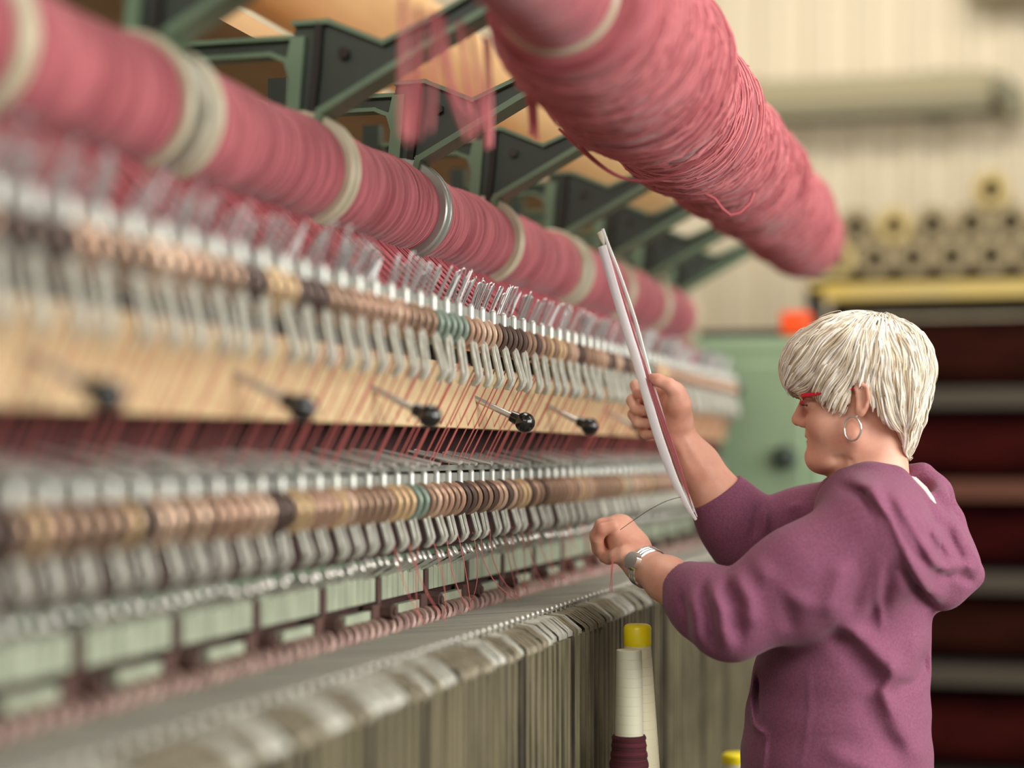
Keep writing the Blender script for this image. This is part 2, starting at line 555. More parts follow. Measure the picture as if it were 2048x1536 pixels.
def many(name, me, ys, fn, parent, cap=100, mats=None):
    """the nearest hundred as parts of their own, the far rest as one part"""
    vis = [y for y in ys if y > 1.18]
    first, rest = vis[:cap], vis[cap:]
    for i, y in enumerate(first):
        m = me[i % len(me)] if isinstance(me, list) else me
        x, yy, z, rot = fn(y, i)
        link(name, m, parent, (x, yy, z), rot)
    far = [y for y in ys if y <= 1.18] + rest
    if far:
        k = MB()
        src = me[0] if isinstance(me, list) else me
        for i, y in enumerate(far):
            x, yy, z, rot = fn(y, i + len(first))
            Mx = Matrix.Translation((x, yy, z)) @ Matrix(__import__('mathutils').Euler(rot).to_matrix().to_4x4())
            k.add([Mx @ v.co for v in src.vertices], [tuple(p.vertices) for p in src.polygons])
        o = link(name, k.mesh(name, src.materials[0]), parent)
        tag(o, kind='stuff')


def hook_mesh(lean, drop):
    k = MB()
    hw = 0.0098
    half = [(-0.010, -hw, 0.014), (0, -hw, 0), (lean * 0.88, -hw, -drop * 0.70), (lean, -hw * 0.98, -drop * 0.80),
            (lean * 0.85, -hw * 0.8, -drop * 0.90), (lean * 0.35, -hw * 0.45, -drop)]
    path = half + [(x, -y, z) for x, y, z in reversed(half)]
    k.tube(path, 0.0036, 8)
    k.box((-0.002, 0, -0.001), (0.004, 2 * hw, 0.006))
    return k.mesh('hook', M['steel'])


def pin_mesh(rise, out):
    k = MB()
    w = 0.004
    k.tube([(0, -w, 0), (out * .5, -w, rise * .5), (out, -w * .9, rise * .95), (out * 1.04, 0, rise), (out, w * .9, rise * .95), (out * .5, w, rise * .5), (0, w, 0)], 0.0011, 6)
    return k.mesh('wire_heddle', M['wire'])


ring_meshes = [MB().torus((0, 0, 0), 0.0222, 0.0043, 28, 8, 1.0).mesh('ring', m) for m in M['rings']]
peg_me = MB().lathe([(0.0052, 0), (0.0052, 0.0165), (0.0044, 0.0195), (0.0025, 0.0212), (0.0003, 0.0216)], axis='z', n=12).mesh('peg', M['peg'])


def thread_rail(label, bar_px, bar_top, bar_bot, ring_c, hook_c, lean, drop, ydir):
    x, zt = sec(bar_px, bar_top)
    _, zb = sec(bar_px, bar_bot)
    t = thing('thread_rail', label, 'loom rail', (x, Y0, zb))
    bx0, by0, bz0 = x, Y0, zb
    L = Y1 - Y0 + 0.2
    br = bevel(link('bar', MB().box((-0.012, L / 2 - 0.1, (zt - zb) / 2 - 0.002), (0.026, L, zt - zb)).mesh('bar', M['bar']), t), 0.002)
    many('peg', peg_me, HY, lambda y, i: (0.0035, y - by0, -0.001, (0, 0, 0)), br)
    rx, rz = sec(*ring_c)
    sp = tag(link('shade_tube', MB().tube([(rx - bx0, -0.1, rz - bz0), (rx - bx0, L - 0.1, rz - bz0)], 0.0155, 14).mesh('shade_tube', M['dark']), t), 'dark tube standing in for shade inside the rings')  # dark tube added to give the rings a shaded inside
    link('shade_tube_mount', MB().box((rx - bx0 - 0.012, L / 2 - 0.1, rz - bz0 + 0.012), (0.012, L, 0.03)).mesh('shade_tube_mount', M['dark']), t)
    ys = []
    for y in HY:
        ys += [y - HP * .25, y + HP * .25]
    seq = []
    for y in ys:
        if (2.12 < y < 2.32 or 3.5 < y < 3.62) and random.random() < 0.5:
            seq.append(4)
        elif 2.25 < y < 3.0:
            seq.append(random.choice((0, 1, 3, 3, 2, 2, 5)))
        else:
            seq.append(random.choice((0, 3, 1, 3, 2, 5, 3)))
        if len(seq) > 1 and random.random() < 0.35:
            seq[-1] = seq[-2]
    rm = [ring_meshes[q] for q in seq]
    many('ring', rm, ys, lambda y, i: (rx - bx0, y - by0, rz - bz0, (0, 0, 0.0)), sp)
    hx, hz = sec(*hook_c)
    hm = [hook_mesh(lean + random.uniform(-.002, .002), drop) for _ in range(5)]
    hb_ = tag(link('hook_bar', MB().box((hx - bx0 - 0.014, L / 2 - 0.1, hz - bz0 + 0.012), (0.014, L, 0.014)).mesh('hook_bar', M['dark']), t), 'dark bar behind the hooks')
    many('hook', [random.choice(hm) for _ in HY], HY,
         lambda y, i: (hx - bx0, y - by0 + random.uniform(-.004, .004), hz - bz0, (0, random.uniform(-.05, .05), 0)), hb_)
    return t, (hx, hz)


up, (UHX, UHZ) = thread_rail('upper grey rail of pegs, brown rings and hooks above the wooden board', 1000, 628, 652, (984, 676), (1008, 699), 0.0095, 0.059, 1)
lo, (LHX, LHZ) = thread_rail('lower grey rail of pegs, brown rings and hooks below the dark recess', 930, 942, 966, (930, 995), (932, 1006), 0.0130, 0.055, 1)

# bent wire heddles standing on the upper rail
hx, hz = sec(962, 632)
pins = [pin_mesh(random.uniform(.030, .052), random.uniform(.012, .036)) for _ in range(8)]
ys = []
y = 1.25
while y < Y1:
    ys.append(y)
    y += random.choice((0.006, 0.007, 0.009, 0.010, 0.024))
wh = [random.choice(pins) for _ in ys]
off = [(random.uniform(-.02, .012), random.uniform(-.004, .012), random.uniform(-.75, .75)) for _ in ys]
many('wire_heddle', wh, ys, lambda y, i: (hx - up.location.x + off[i % len(off)][0], y - up.location.y, hz - up.location.z + off[i % len(off)][1], (0, 0, off[i % len(off)][2])), up)
tag(link('heddle_plate', MB().box((hx - up.location.x - 0.02, (Y1 - Y0) / 2, hz - up.location.z - 0.012), (0.08, Y1 - Y0 + 0.1, 0.006)).mesh('heddle_plate', M['bar']), up))

# flat needles lying on the lower rail
nx0, nz0 = sec(850, 906)
nx1, nz1 = sec(955, 929)
k = MB()
k.tube([(0, 0, 0), ((nx1 - nx0) * .5, 0, (nz1 - nz0) * .5), (nx1 - nx0, 0, nz1 - nz0)], [0.003, 0.0036, 0.003], 8, flat=2.2)
nme = k.mesh('flat_needle', M['needle'])
ys = []
y = 1.2
while y < Y1:
    ys.append(y)
    y += random.choice((0.030, 0.034, 0.038, 0.046))
nr = [(random.uniform(-.012, .012), random.uniform(-.003, .004), random.uniform(-.22, .16)) for _ in ys]
many('flat_needle', nme, ys, lambda y, i: (nx0 - lo.location.x + nr[i % len(nr)][0], y - lo.location.y, nz0 - lo.location.z + nr[i % len(nr)][1], (0, 0, nr[i % len(nr)][2])), lo)
link('needle_plate', MB().box((nx0 - lo.location.x + 0.03, (Y1 - Y0) / 2, nz0 - lo.location.z - 0.022), (0.05, Y1 - Y0 + 0.1, 0.008)).mesh('needle_plate', M['bar']), lo)

# ------------------------------------------------------------------ yarn threads
def thread_run(pts_fn, ys, name, label, group, m, r):
    base = None
    for i, y in enumerate(ys):
        if i < 5:
            P = pts_fn(i)
            me = MB().tube(P, r, 5).mesh(name, m)
            if base is None:
                base = []
            base.append(me)
        o = link(name, base[i % len(base)], None, (0, y, 0))
        tag(o, label, 'thread', group)


tx0, tz0 = UHX + 0.004, UHZ - 0.052
tx1, tz1 = sec(905, 914)
ys = []
y = 1.2
while y < Y1 - 0.02:
    ys.append(y)
    y += 0.029 * random.choice((0.8, 1, 1, 1.1, 1.3))


def straight(i):
    j = random.uniform(-.004, .004)
    return [(tx0 + j, 0, tz0 + 0.02), (tx0 + (tx1 - tx0) * .5 + j, 0.004 + j, (tz0 + tz1) / 2), (tx1 + j, 0.006, tz1 - 0.02)]


thread_run(straight, ys[:290], 'yarn_thread', 'fine rose thread strung from the upper hooks down to the lower rail', 'rose threads between the two rails', M['thread_dark'], 0.0011)

sx0, sz0 = sec(850, 515)
sx1, sz1 = sec(962, 638)
ys = []
y = 1.15
while y < Y1:
    ys.append(y)
    y += 0.0165 * random.choice((0.8, 1, 1, 1.2))


def sheet(i):
    j = random.uniform(-.003, .003)
    return [(sx0 - 0.03, 0, sz0 + 0.02), (sx0 + (sx1 - sx0) * .55 + j, 0.002, sz0 + (sz1 - sz0) * .58 + j), (sx1 + j, 0.004, sz1 + 0.004)]


thread_run(sheet, ys[:290], 'yarn_end', 'rose yarn running from the lower spools to the upper rail', 'rose yarns below the lower spools', M['thread'], 0.0017)

# slack threads between the lower hooks and the wire table
for i in range(26):
    y = 2.35 + i * 0.06 + random.uniform(-.015, .015)
    A_, B_, C_ = Vector((LHX + 0.004, 0, LHZ - 0.045)), Vector((-0.815 + random.uniform(-.02, .02), 0.01, 1.26)), Vector((-0.79 + random.uniform(-.04, .03), 0.03, 1.219))
    k = MB().tube([A_ * (1 - q / 8) ** 2 + B_ * (2 * q / 8 * (1 - q / 8)) + C_ * (q / 8) ** 2 for q in range(9)], 0.0007, 4)
    tag(link('slack_thread', k.mesh('slack_thread', M['thread_dark']), None, (0, y, 0)),
        'hair-thin red thread hanging slack from the lower hooks to the wire table', 'thread', 'slack threads over the wire table')

# ------------------------------------------------------------------ control levers
names = ['blurred black ball lever nearest the left edge of the photo', 'second black ball lever from the left edge, soft in focus',
         'third black ball lever from the left, left of the sharpest one', 'sharp black ball lever with chrome rod, left of the raised hand',
         'black ball lever just right of the sharpest one', 'small blurred black ball lever beside the raised hand']
for i, z in enumerate((1.537, 1.952, 2.37, 2.82, 3.24, 3.70)):
    bx_, bz_ = sec(1050, 845)
    ax_, az_ = sec(945, 797)
    y = y_at(z, bx_)
    t = thing('control_lever', names[i], 'lever', (ax_ - 0.01, y, az_ + 0.004), 'ball levers on the wooden board')
    d = Vector((bx_ - ax_ + 0.01, -0.0, bz_ - az_ - 0.004))
    n = d.normalized()
    tag(link('rod', MB().tube([(-n) * 0.012, d - n * 0.02], 0.0047, 12).mesh('rod', M['rod']), t), 'chrome rod')
    bk_ = tag(link('ball_knob', MB().sphere(d, 0.0155, 24, 16).mesh('ball_knob', M['black']), t), 'black ball knob')
    tag(link('collar', MB().tube([d - n * 0.024, d - n * 0.008], [0.0085, 0.010], 14).mesh('collar', M['black']), bk_), 'black collar')

# ------------------------------------------------------------------ reed: needles, sage blocks, rusty clamps
gx, gz0 = sec(860, 1176)
_, gz1 = sec(860, 1134)
rd = thing('reed', 'sage green reed of narrow plates with polished needle tips', 'reed', (gx, Y0, gz0))
PB = 0.212
nb = int((Y1 - Y0) / PB)
k = MB()
for j in range(8):
    k.box((0, (j - 3.5) * 0.0232, (gz1 - gz0) / 2), (0.012, 0.0212, gz1 - gz0))
    k.tube([(0, (j - 3.5) * 0.0232 - .0095, gz1 - gz0), (0, (j - 3.5) * 0.0232 + .0095, gz1 - gz0)], 0.006, 8)
blk = k.mesh('reed_block', M['sage'])
k = MB().box((0.004, 0, -0.030), (0.012, 0.125, 0.042))
blk2 = k.mesh('lower_block', M['sage'])
k = MB()
k.box((0.000, 0, 0.008), (0.014, 0.016, gz1 - gz0 + 0.012))
k.box((0.006, -0.020, -0.026), (0.014, 0.048, 0.044))
k.box((0.014, 0.004, -0.022), (0.018, 0.012, 0.030))
clp = k.mesh('rusty_clamp', M['rust'])
blt = MB().tube([(0.012, -0.004, -0.014), (0.030, -0.004, -0.014)], 0.012, 6).tube([(0.012, -0.004, -0.014), (0.034, -0.004, -0.014)], 0.006, 8).mesh('bolt', M['rust'])
for i in range(nb):
    yc = PB * (i + 0.5)
    link('reed_block', blk, rd, (0, yc, 0))
    link('lower_block', blk2, rd, (0, yc + 0.03, -0.002))
    link('bolt', blt, tag(link('rusty_clamp', clp, rd, (0, yc + PB / 2, 0)), 'rusty brown clamp'))
tag(link('back_strip', MB().box((-0.012, (Y1 - Y0) / 2, -0.012), (0.008, Y1 - Y0 + 0.1, 0.10)).mesh('back_strip', M['maroon']), rd), 'dark strip behind the plates')
ax, az = sec(866, 1133)
bx_, bz_ = sec(922, 1097)
v = Vector((bx_ - ax, 0, bz_ - az))
k = MB()
n = v.normalized()
k.box(v * 0.46, (0.0025, 0.0085, v.length * 0.92), Matrix.Rotation(math.atan2(v.x, v.z), 3, 'Y'))
k.tube([v - n * 0.003, v - n * 0.001, v + n * 0.001, v + n * 0.002], [0.0068, 0.0076, 0.0076, 0.006], 12, flat=0.62)
ndl = k.mesh('reed_needle', M['needle'])
ys = []
y = 1.15
while y < Y1:
    ys.append(y)
    y += random.choice((0.024, 0.026, 0.026, 0.031))
jj = [(random.uniform(-.003, .003), random.uniform(-.05, .09)) for _ in ys]
many('reed_needle', ndl, ys, lambda y, i: (ax - gx + jj[i % len(jj)][0], y - Y0, az - gz0, (0, jj[i % len(jj)][1], 0)), rd)

# ------------------------------------------------------------------ long coil spring
sx, sz = sec(884, 1225)
k = MB()
pts = []
ns = int((Y1 - Y0) / 0.029)
for i in range(ns * 12):
    a = 2 * math.pi * i / 12
    pts.append((0.0115 * math.cos(a), i * 0.029 / 12, 0.0115 * math.sin(a)))
k.tube(pts, 0.0052, 7)
tag(link('coil_spring', k.mesh('coil_spring', M['spring']), None, (sx, Y0, sz)), 'long dusty pink-brown coil spring lying below the reed', 'spring')

# ------------------------------------------------------------------ wire table and drop plates
wx0, wz0 = sec(888, 1237)
wx1, wz1 = sec(1106, 1220)
wt = thing('wire_table', 'flat table of fine grey wires with bright pins along its edge', 'wire table', (wx0, Y0, wz0))
k = MB()
y = Y0
while y < Y1:
    j = random.uniform(-.002, .002)
    zz = random.uniform(-.0015, .0015)
    k.tube([(0, y - Y0, zz), (wx1 - wx0, y - Y0 + j, wz1 - wz0 + zz)], 0.0012, 4)
    y += 0.0048
tag(link('wire', k.mesh('wire', M['sheet']), wt), kind='stuff')
link('tray', MB().box(((wx1 - wx0) / 2, (Y1 - Y0) / 2, -0.014), (wx1 - wx0, Y1 - Y0 + 0.1, 0.012)).mesh('tray', M['sheet']), wt)
pk = MB().sphere((0, 0, 0.003), 0.0036, 10, 8)
pk.tube([(0, 0, -0.010), (0, 0, 0.001)], 0.0016, 6)
pk = pk.mesh('pin', M['needle'])
ys = [1.1 + 0.0285 * i for i in range(int((Y1 - 1.1) / 0.0285))]
many('pin', pk, ys, lambda y, i: (wx1 - wx0, y - Y0, wz1 - wz0, (0, 0, 0)), wt)

cx, cz = sec(1163, 1251)
dr = thing('drop_wire_rack', 'long row of worn upright metal plates with bent bright tops', 'plate rack', (wx1, Y0, wz1))
PT = 0.0305
pm, tb = [], []
ex, ez = cx - wx1, cz - wz1
for v_ in range(7):
    k = MB()
    w = 0.0285
    jx = (v_ * 5 % 7 - 3) * 0.0009
    k.box((ex - 0.004 + jx, 0, ez - 0.31), (0.004, w, 0.60))
    # ribs: the edges of the thin blades that make up one plate
    for q in range(4):
        k.box((ex - 0.001 + jx + ((q * 3 + v_) % 4) * 0.0011, -w / 2 + (q + .5) * w / 4, ez - 0.31), (0.007, 0.0022 + 0.0012 * ((q + v_) % 3), 0.60))
    pm.append(k.mesh('drop_plate', M[('plate', 'plate2', 'plate3', 'plate', 'plate2', 'plate', 'plate2')[v_]], False))
    k = MB()
    for yy, zz in ((-0.0085, 0.0), (0.001, 0.001), (0.0095, -0.0008)):
        ribbon_pts = [(-0.024, yy, -0.003 + zz), (ex * 0.45, yy, ez * 0.30 + zz), (ex - 0.002 + jx, yy, ez + 0.001 + zz), (ex + 0.0028 + jx, yy, ez - 0.004), (ex + 0.0030 + jx, yy, ez - 0.010 - 0.001 * (v_ % 3))]
        k.tube(ribbon_pts, 0.0036, 6, flat=0.38, up=(0, 1, 0))
    tb.append(k.mesh('bent_tab', M['tab'] if v_ % 3 else M['steel']))
ys = [1.08 + PT * i for i in range(int((Y1 - 1.08) / PT))]
many('drop_plate', [random.choice(pm) for _ in ys], ys, lambda y, i: (0, y - Y0, 0, (0, 0, random.uniform(-.03, .03))), dr)
many('bent_tab', [random.choice(tb) for _ in ys], ys, lambda y, i: (0, y - Y0, random.uniform(-.0015, .0015), (0, 0, random.uniform(-.05, .05))), dr)
link('rack_bar', MB().box((cx - wx1 - 0.03, (Y1 - Y0) / 2, -0.09), (0.02, Y1 - Y0 + 0.1, 0.04)).mesh('rack_bar', M['dark']), dr)
link('rack_bar', MB().box((cx - wx1 - 0.03, (Y1 - Y0) / 2, -0.55), (0.02, Y1 - Y0 + 0.1, 0.04)).mesh('rack_bar', M['dark']), dr)

# ------------------------------------------------------------------ spools
def spool_yarn(L, R, seed, n=56):
    rg = random.Random(seed)
    prof = [(0.03, 0.0)]
    a = 0.0
    ph = rg.uniform(0, 6)
    while a < L - 0.004:
        p = rg.uniform(0.0055, 0.0105)
        rr = R + 0.0022 * math.sin(a * 23 + ph) + rg.uniform(-.0008, .0012)
        prof += [(rr - 0.0016, a), (rr, a + p * .3), (rr, a + p * .7)]
        a += p
    prof += [(R - 0.001, L), (0.03, L)]
    k = MB().lathe(prof, n=n)
    # windings do not run quite square to the axis
    tw = 0.006
    k.v = [(x + 0.0, y + tw * math.sin(math.atan2(z, x) * 1.0 + y * 9) * min(1, y / .02, (L - y) / .02), z) for x, y, z in k.v]
    return k.mesh('yarn', M['yarn'])


SX, SZ = sec(800, 418)
zj = [1.24, 1.65, 2.00, 2.44, 2.83, 3.24, 3.74, 4.17, 4.60, 5.02]
where = ['nearest', 'first whole', 'second whole', 'third', 'fourth', 'fifth', 'sixth', 'seventh', 'farthest']
desc = ['rose yarn spool cut by the left edge of the photo, nearest on the lower shaft',
        'blurred rose yarn spool filling the left side below the green brackets',
        'rose yarn spool second from the left, between the double ivory ring and the cream ring',
        'sharp rose yarn spool just left of the thin double steel ring',
        'sharp rose yarn spool just right of the thin double steel ring',
        'rose yarn spool behind the upright strips, sixth from the left on the lower shaft',
        'short blurred rose yarn spool right of the upright strips',
        'blurred rose yarn spool next to last on the lower shaft',
        'farthest small blurred rose yarn spool on the lower shaft']
ymin = [y_at(z, SX) for z in zj]
GAP = [.02, .02, .085, .03, .030, .02, .08, .03, .02, .02]


def flange_mesh(R, t, m):
    return MB().lathe([(0.028, 0), (R - 0.002, 0), (R, 0.0015), (R, t - 0.0015), (R - 0.002, t), (0.028, t)], n=56).mesh('flange', m)


F_IV = flange_mesh(0.0745, 0.010, M['flange'])
F_ST = flange_mesh(0.0735, 0.007, M['flange_steel'])
for i in range(9):
    a, b_ = ymin[i], ymin[i + 1]
    ga, gb = GAP[i], GAP[i + 1]
    a += ga * .15 + .001
    b_ -= gb * .15 + .001
    L = b_ - a
    t = thing('yarn_spool', desc[i], 'yarn spool', (SX, a, SZ), 'yarn spools on the lower shaft')
    ta, tb_ = max(.008, ga * .35), max(.008, gb * .35)
    for m_, tt, yy, flip in ((M['flange_steel'] if i == 4 else M['flange'], ta, 0, False), (M['flange_steel'] if i == 3 else M['flange'], tb_, L - tb_, True)):
        rim_ = [(0.028, tt - .0095), (0.0745, tt - .0095), (0.0770, tt - .0075), (0.0772, tt - .002), (0.075, tt), (0.028, tt)]
        hub_ = [(0.028, 0), (0.066, 0), (0.069, 0.002), (0.070, max(.003, tt - .0098)), (0.028, max(.003, tt - .0098))]
        if flip:
            rim_ = [(r_, tt - q_) for r_, q_ in reversed(rim_)]
            hub_ = [(r_, tt - q_) for r_, q_ in reversed(hub_)]
        fo_ = link('flange', MB().lathe(rim_, n=56).mesh('flange', m_), t, (0, yy, 0))
        if tt > .012:
            tag(link('hub', MB().lathe(hub_, n=56).mesh('hub', M['hub']), fo_), 'grey hub')
    link('core', MB().tube([(0, 0.002, 0), (0, L - 0.002, 0)], 0.03, 20).mesh('core', M['core']), t)
    link('yarn', spool_yarn(L - ta - tb_ - 0.0005, 0.0655 + (0.001 if i % 2 else 0), i), t, (0, ta + 0.0002, 0))
s = link('spool_shaft', MB().tube([(SX, Y0 - 0.15, SZ), (SX, Y1 + 0.05, SZ)], 0.014, 14).mesh('spool_shaft', M['core']))
tag(s, 'steel shaft running through the lower row of spools', 'shaft')

# upper shaft: one neat spool near the camera, then the thick overwound mass of yarn
UX, UZ = sec(1340, 205)
yb0, yb1 = y_at(2.15, UX), y_at(4.60, UX)
t = thing('yarn_spool', 'rose yarn spool cut by the top edge, with loose yarn tails hanging down', 'yarn spool', (UX, yb0 - 0.46, UZ), 'yarn spools on the upper shaft')
link('flange', F_IV, t, (0, 0.445, 0))
link('flange', F_IV, t, (0, 0.0, 0))
link('core', MB().tube([(0, 0.002, 0), (0, 0.453, 0)], 0.03, 20).mesh('core', M['core']), t)
link('yarn', spool_yarn(0.433, 0.068, 77), t, (0, 0.0105, 0))


def at(px, py, z):
    """a point seen at this place of the photo, at this distance"""
    u, h = (px - 1024) / F * z, EYE + (VY - py) / F * z
    return Vector((u * CS - z * SN, u * SN + z * CS, h))


tails = [((806, 15), (808, 150), (812, 282), 5), ((838, 35), (842, 160), (826, 275), 7), ((862, 45), (868, 150), (872, 255), 4), ((880, 50), (888, 170), (940, 262), 6),
         ((918, 65), (930, 170), (948, 258), 5), ((940, 80), (962, 190), (968, 268), 4), ((972, 95), (985, 190), (980, 288), 5)]
base = t.location
for a, b_, c, n_ in tails:
    k = MB()
    for q in range(max(2, n_ - 2)):
        z0 = 0.575 * F / (CS * (VX - a[0])) * 1.07
        j = lambda s_: random.uniform(-s_, s_)
        P0 = at(a[0] + j(7), a[1] - 22, z0)
        P1 = at(b_[0] + j(10), b_[1], z0)
        P2 = at(c[0] + j(13), c[1] + j(20), z0)
        pts = []
        for s_ in range(9):
            u = s_ / 8
            pts.append((1 - u) ** 2 * P0 + 2 * u * (1 - u) * P1 + u * u * P2 - Vector(base))
        k.tube(pts, 0.0021, 6)
    link('yarn_tail', k.mesh('yarn_tail', M['strand']), t)
t2 = thing('yarn_spool', 'rose yarn spool out at the top edge, nearest on the upper shaft', 'yarn spool', (UX, yb0 - 0.93, UZ), 'yarn spools on the upper shaft')
link('flange', F_IV, t2, (0, 0.445, 0))
link('flange', F_IV, t2, (0, 0.0, 0))
link('core', MB().tube([(0, 0.002, 0), (0, 0.453, 0)], 0.03, 20).mesh('core', M['core']), t2)
link('yarn', spool_yarn(0.433, 0.068, 78), t2, (0, 0.0105, 0))

Lb = yb1 - yb0
t = thing('yarn_roll', 'thick loosely wound roll of rose yarn on the upper shaft above the woman', 'yarn roll', (UX, yb0, UZ), 'yarn spools on the upper shaft')
prof = [(0.03, 0.0)]
NA = 300


def bulge(u):
    """radius of the overwound yarn, 0 near, 1 far"""
    R = 0.096 + 0.020 * math.exp(-((u - 0.22) / 0.20) ** 2) + 0.008 * math.sin(u * 17) * (1 - u) + 0.006 * math.sin(u * 39 + 1)
    R *= min(1.0, 0.80 + 5 * u)
    R *= 1.0 - 0.10 * max(0, u - .75) / .25
    return R


k = MB()
rg = random.Random(5)
nseg = 72
V = []
lump = [(rg.uniform(0, 1), rg.uniform(0, 6.28), rg.uniform(.03, .10), rg.uniform(.004, .011)) for _ in range(40)]
for i in range(NA + 1):
    u = i / NA
    for q in range(nseg):
        an = 2 * math.pi * q / nseg
        us = u + 0.010 * math.sin(an * 1 + u * 31) + 0.004 * math.sin(an * 2 + u * 77)
        R = bulge(min(1, max(0, us))) + 0.0022 * math.sin(us * 900) + 0.0014 * math.sin(us * 367 + 2)
        for lu, la, lw, lh in lump:
            if abs(us - lu) < lw * 2:
                R += lh * math.exp(-((us - lu) / lw / .5) ** 2) * (0.5 + 0.5 * math.cos(an - la)) ** 2
        if i in (0, NA):
            R *= 0.86
        V.append((R * math.sin(an), u * Lb, R * math.cos(an)))
Fc = []
for i in range(NA):
    for q in range(nseg):
        l = (q + 1) % nseg
        Fc.append((i * nseg + q, (i + 1) * nseg + q, (i + 1) * nseg + l, i * nseg + l))
Fc += [tuple(range(nseg)), tuple(NA * nseg + q for q in reversed(range(nseg)))]
k.add(V, Fc)
link('yarn', k.mesh('yarn', M['yarn']), t)
# single strands lying over the mass, crossing each other
Varr = np.array(V).reshape(NA + 1, nseg, 3)


def on_roll(u, an, lift):
    i = min(NA, max(0, u * NA))
    i0 = int(i)
    q = (an / (2 * math.pi) * nseg) % nseg
    q0 = int(q)
    p = Varr[i0, q0] * (1 - (q - q0)) + Varr[i0, (q0 + 1) % nseg] * (q - q0)
    R = math.hypot(p[0], p[2]) + lift
    return (R * math.sin(an), u * Lb, R * math.cos(an))


k = MB()
for sidx in range(620):
    u0 = rg.random() ** 1.3 * 0.97 + 0.015
    a0 = rg.uniform(0, 6.28)
    span = rg.uniform(1.4, 5.2)
    tilt = rg.uniform(-.014, .014) + 0.004
    wob, wp = rg.uniform(0, .004), rg.uniform(0, 6)
    pts = []
    steps = max(8, int(span / .14))
    for s_ in range(steps + 1):
        q = s_ / steps
        u = min(.992, max(.008, u0 + tilt * (q - .5) * span / 3 + wob * math.sin(q * 9 + wp)))
        pts.append(on_roll(u, a0 + span * q, 0.0012 + 0.0016 * rg.random() * 0.6))
    k.tube(pts, rg.uniform(.0011, .0018), 5)
o = link('loose_strand', k.mesh('loose_strand', M['strand']), t)
tag(o, kind='stuff')
# slack loops hanging clear of the roll
for q, P in enumerate(([(1118, 258), (1150, 290), (1195, 330), (1240, 357), (1290, 366), (1345, 352), (1400, 318), (1440, 290)],
                       [(1130, 262), (1165, 300), (1215, 345), (1262, 366), (1320, 364), (1380, 335), (1430, 300)])):
    zz = 2.60
    pts = [at(a, b_ - q * 3, 2.66 - 0.02 * i) - Vector(t.location) for i, (a, b_) in enumerate(P)]
    fine = []
    for i in range(len(pts) - 1):
        for s_ in range(4):
            fine.append(pts[i].lerp(pts[i + 1], s_ / 4))
    fine.append(pts[-1])
    for _ in range(3):
        fine = [fine[0]] + [(fine[i - 1] + fine[i] * 2 + fine[i + 1]) / 4 for i in range(1, len(fine) - 1)] + [fine[-1]]
    link('yarn_loop', MB().tube(fine, 0.0019, 6).mesh('yarn_loop', M['thread']), t)
P = [(1405, 385), (1430, 398), (1445, 418), (1460, 430), (1480, 425), (1500, 405), (1508, 385)]
pts = [at(a, b_, 2.99) - Vector(t.location) for a, b_ in P]
k = MB()
k.tube(pts, 0.0026, 6)
link('yarn_loop', k.mesh('yarn_loop', M['thread']), t)
k = MB()
for q in range(9):
    a = (1052 + q * 2.2, 176 + q)
    P = [at(a[0], a[1], 2.35), at(a[0] + 2, a[1] + 25, 2.35), at(1066 + random.uniform(-10, 10), 262 + random.uniform(0, 20), 2.35)]
    k.tube([p - Vector(t.location) for p in P], 0.0016, 5)
link('yarn_tail', k.mesh('yarn_tail', M['thread']), t)
# end flap of yarn on the upper edge
k = MB()
for q in range(70):
    a0 = rg.uniform(-.2, 1.3)
    u = 0.60 + rg.uniform(-.01, .045)
    k.tube([on_roll(u, a0 + 0.1 * s_, 0.004 + 0.012 * math.sin(s_ / 7 * math.pi) * rg.uniform(.4, 1)) for s_ in range(8)], 0.0018, 5)
tag(link('raised_tuft', k.mesh('raised_tuft', M['strand']), t), kind='stuff')
s = link('upper_shaft', MB().tube([(UX, 0.5, UZ), (UX, Y1 + 0.10, UZ)], 0.014, 14).mesh('upper_shaft', M['core']))
tag(s, 'steel shaft carrying the upper row of yarn', 'shaft')

# ------------------------------------------------------------------ green brackets, one at every joint of the lower spools
def bp(px, py):
    return ((px - 800) * KX, (418 - py) * KZ)


outline = [bp(*p) for p in ((560, 190), (785, 190), (790, 166), (856, 166), (958, 208), (1040, 176), (1215, 92), (1232, 128), (1055, 213), (845, 322), (818, 396), (782, 396), (768, 380), (780, 320), (786, 262), (775, 228), (745, 216), (560, 216))]
post = [bp(*p) for p in ((786, 190), (812, 190), (806, 262), (800, 330), (790, 396), (768, 380), (780, 320), (786, 262), (778, 225))]
rim_top = [bp(*p) for p in ((790, 166), (856, 166), (958, 208), (1040, 176), (1215, 92))]
rim_low = [bp(*p) for p in ((1232, 128), (1055, 213), (845, 322), (822, 392))]
rim_bar = [bp(*p) for p in ((560, 217), (745, 217), (775, 229), (785, 262), (779, 320), (768, 380))]
rim_up = [bp(*p) for p in ((560, 190), (785, 190))]
rib = [bp(*p) for p in ((838, 175), (832, 250), (822, 330))]


def ribbon(k, pts, w, th):
    for a, b_ in zip(pts[:-1], pts[1:]):
        a, b_ = Vector((a[0], 0, a[1])), Vector((b_[0], 0, b_[1]))
        d_ = (b_ - a)
        ang = math.atan2(d_.z, d_.x)
        k.box((a + b_) / 2, (d_.length + th, w, th), Matrix.Rotation(-ang, 3, 'Y'))


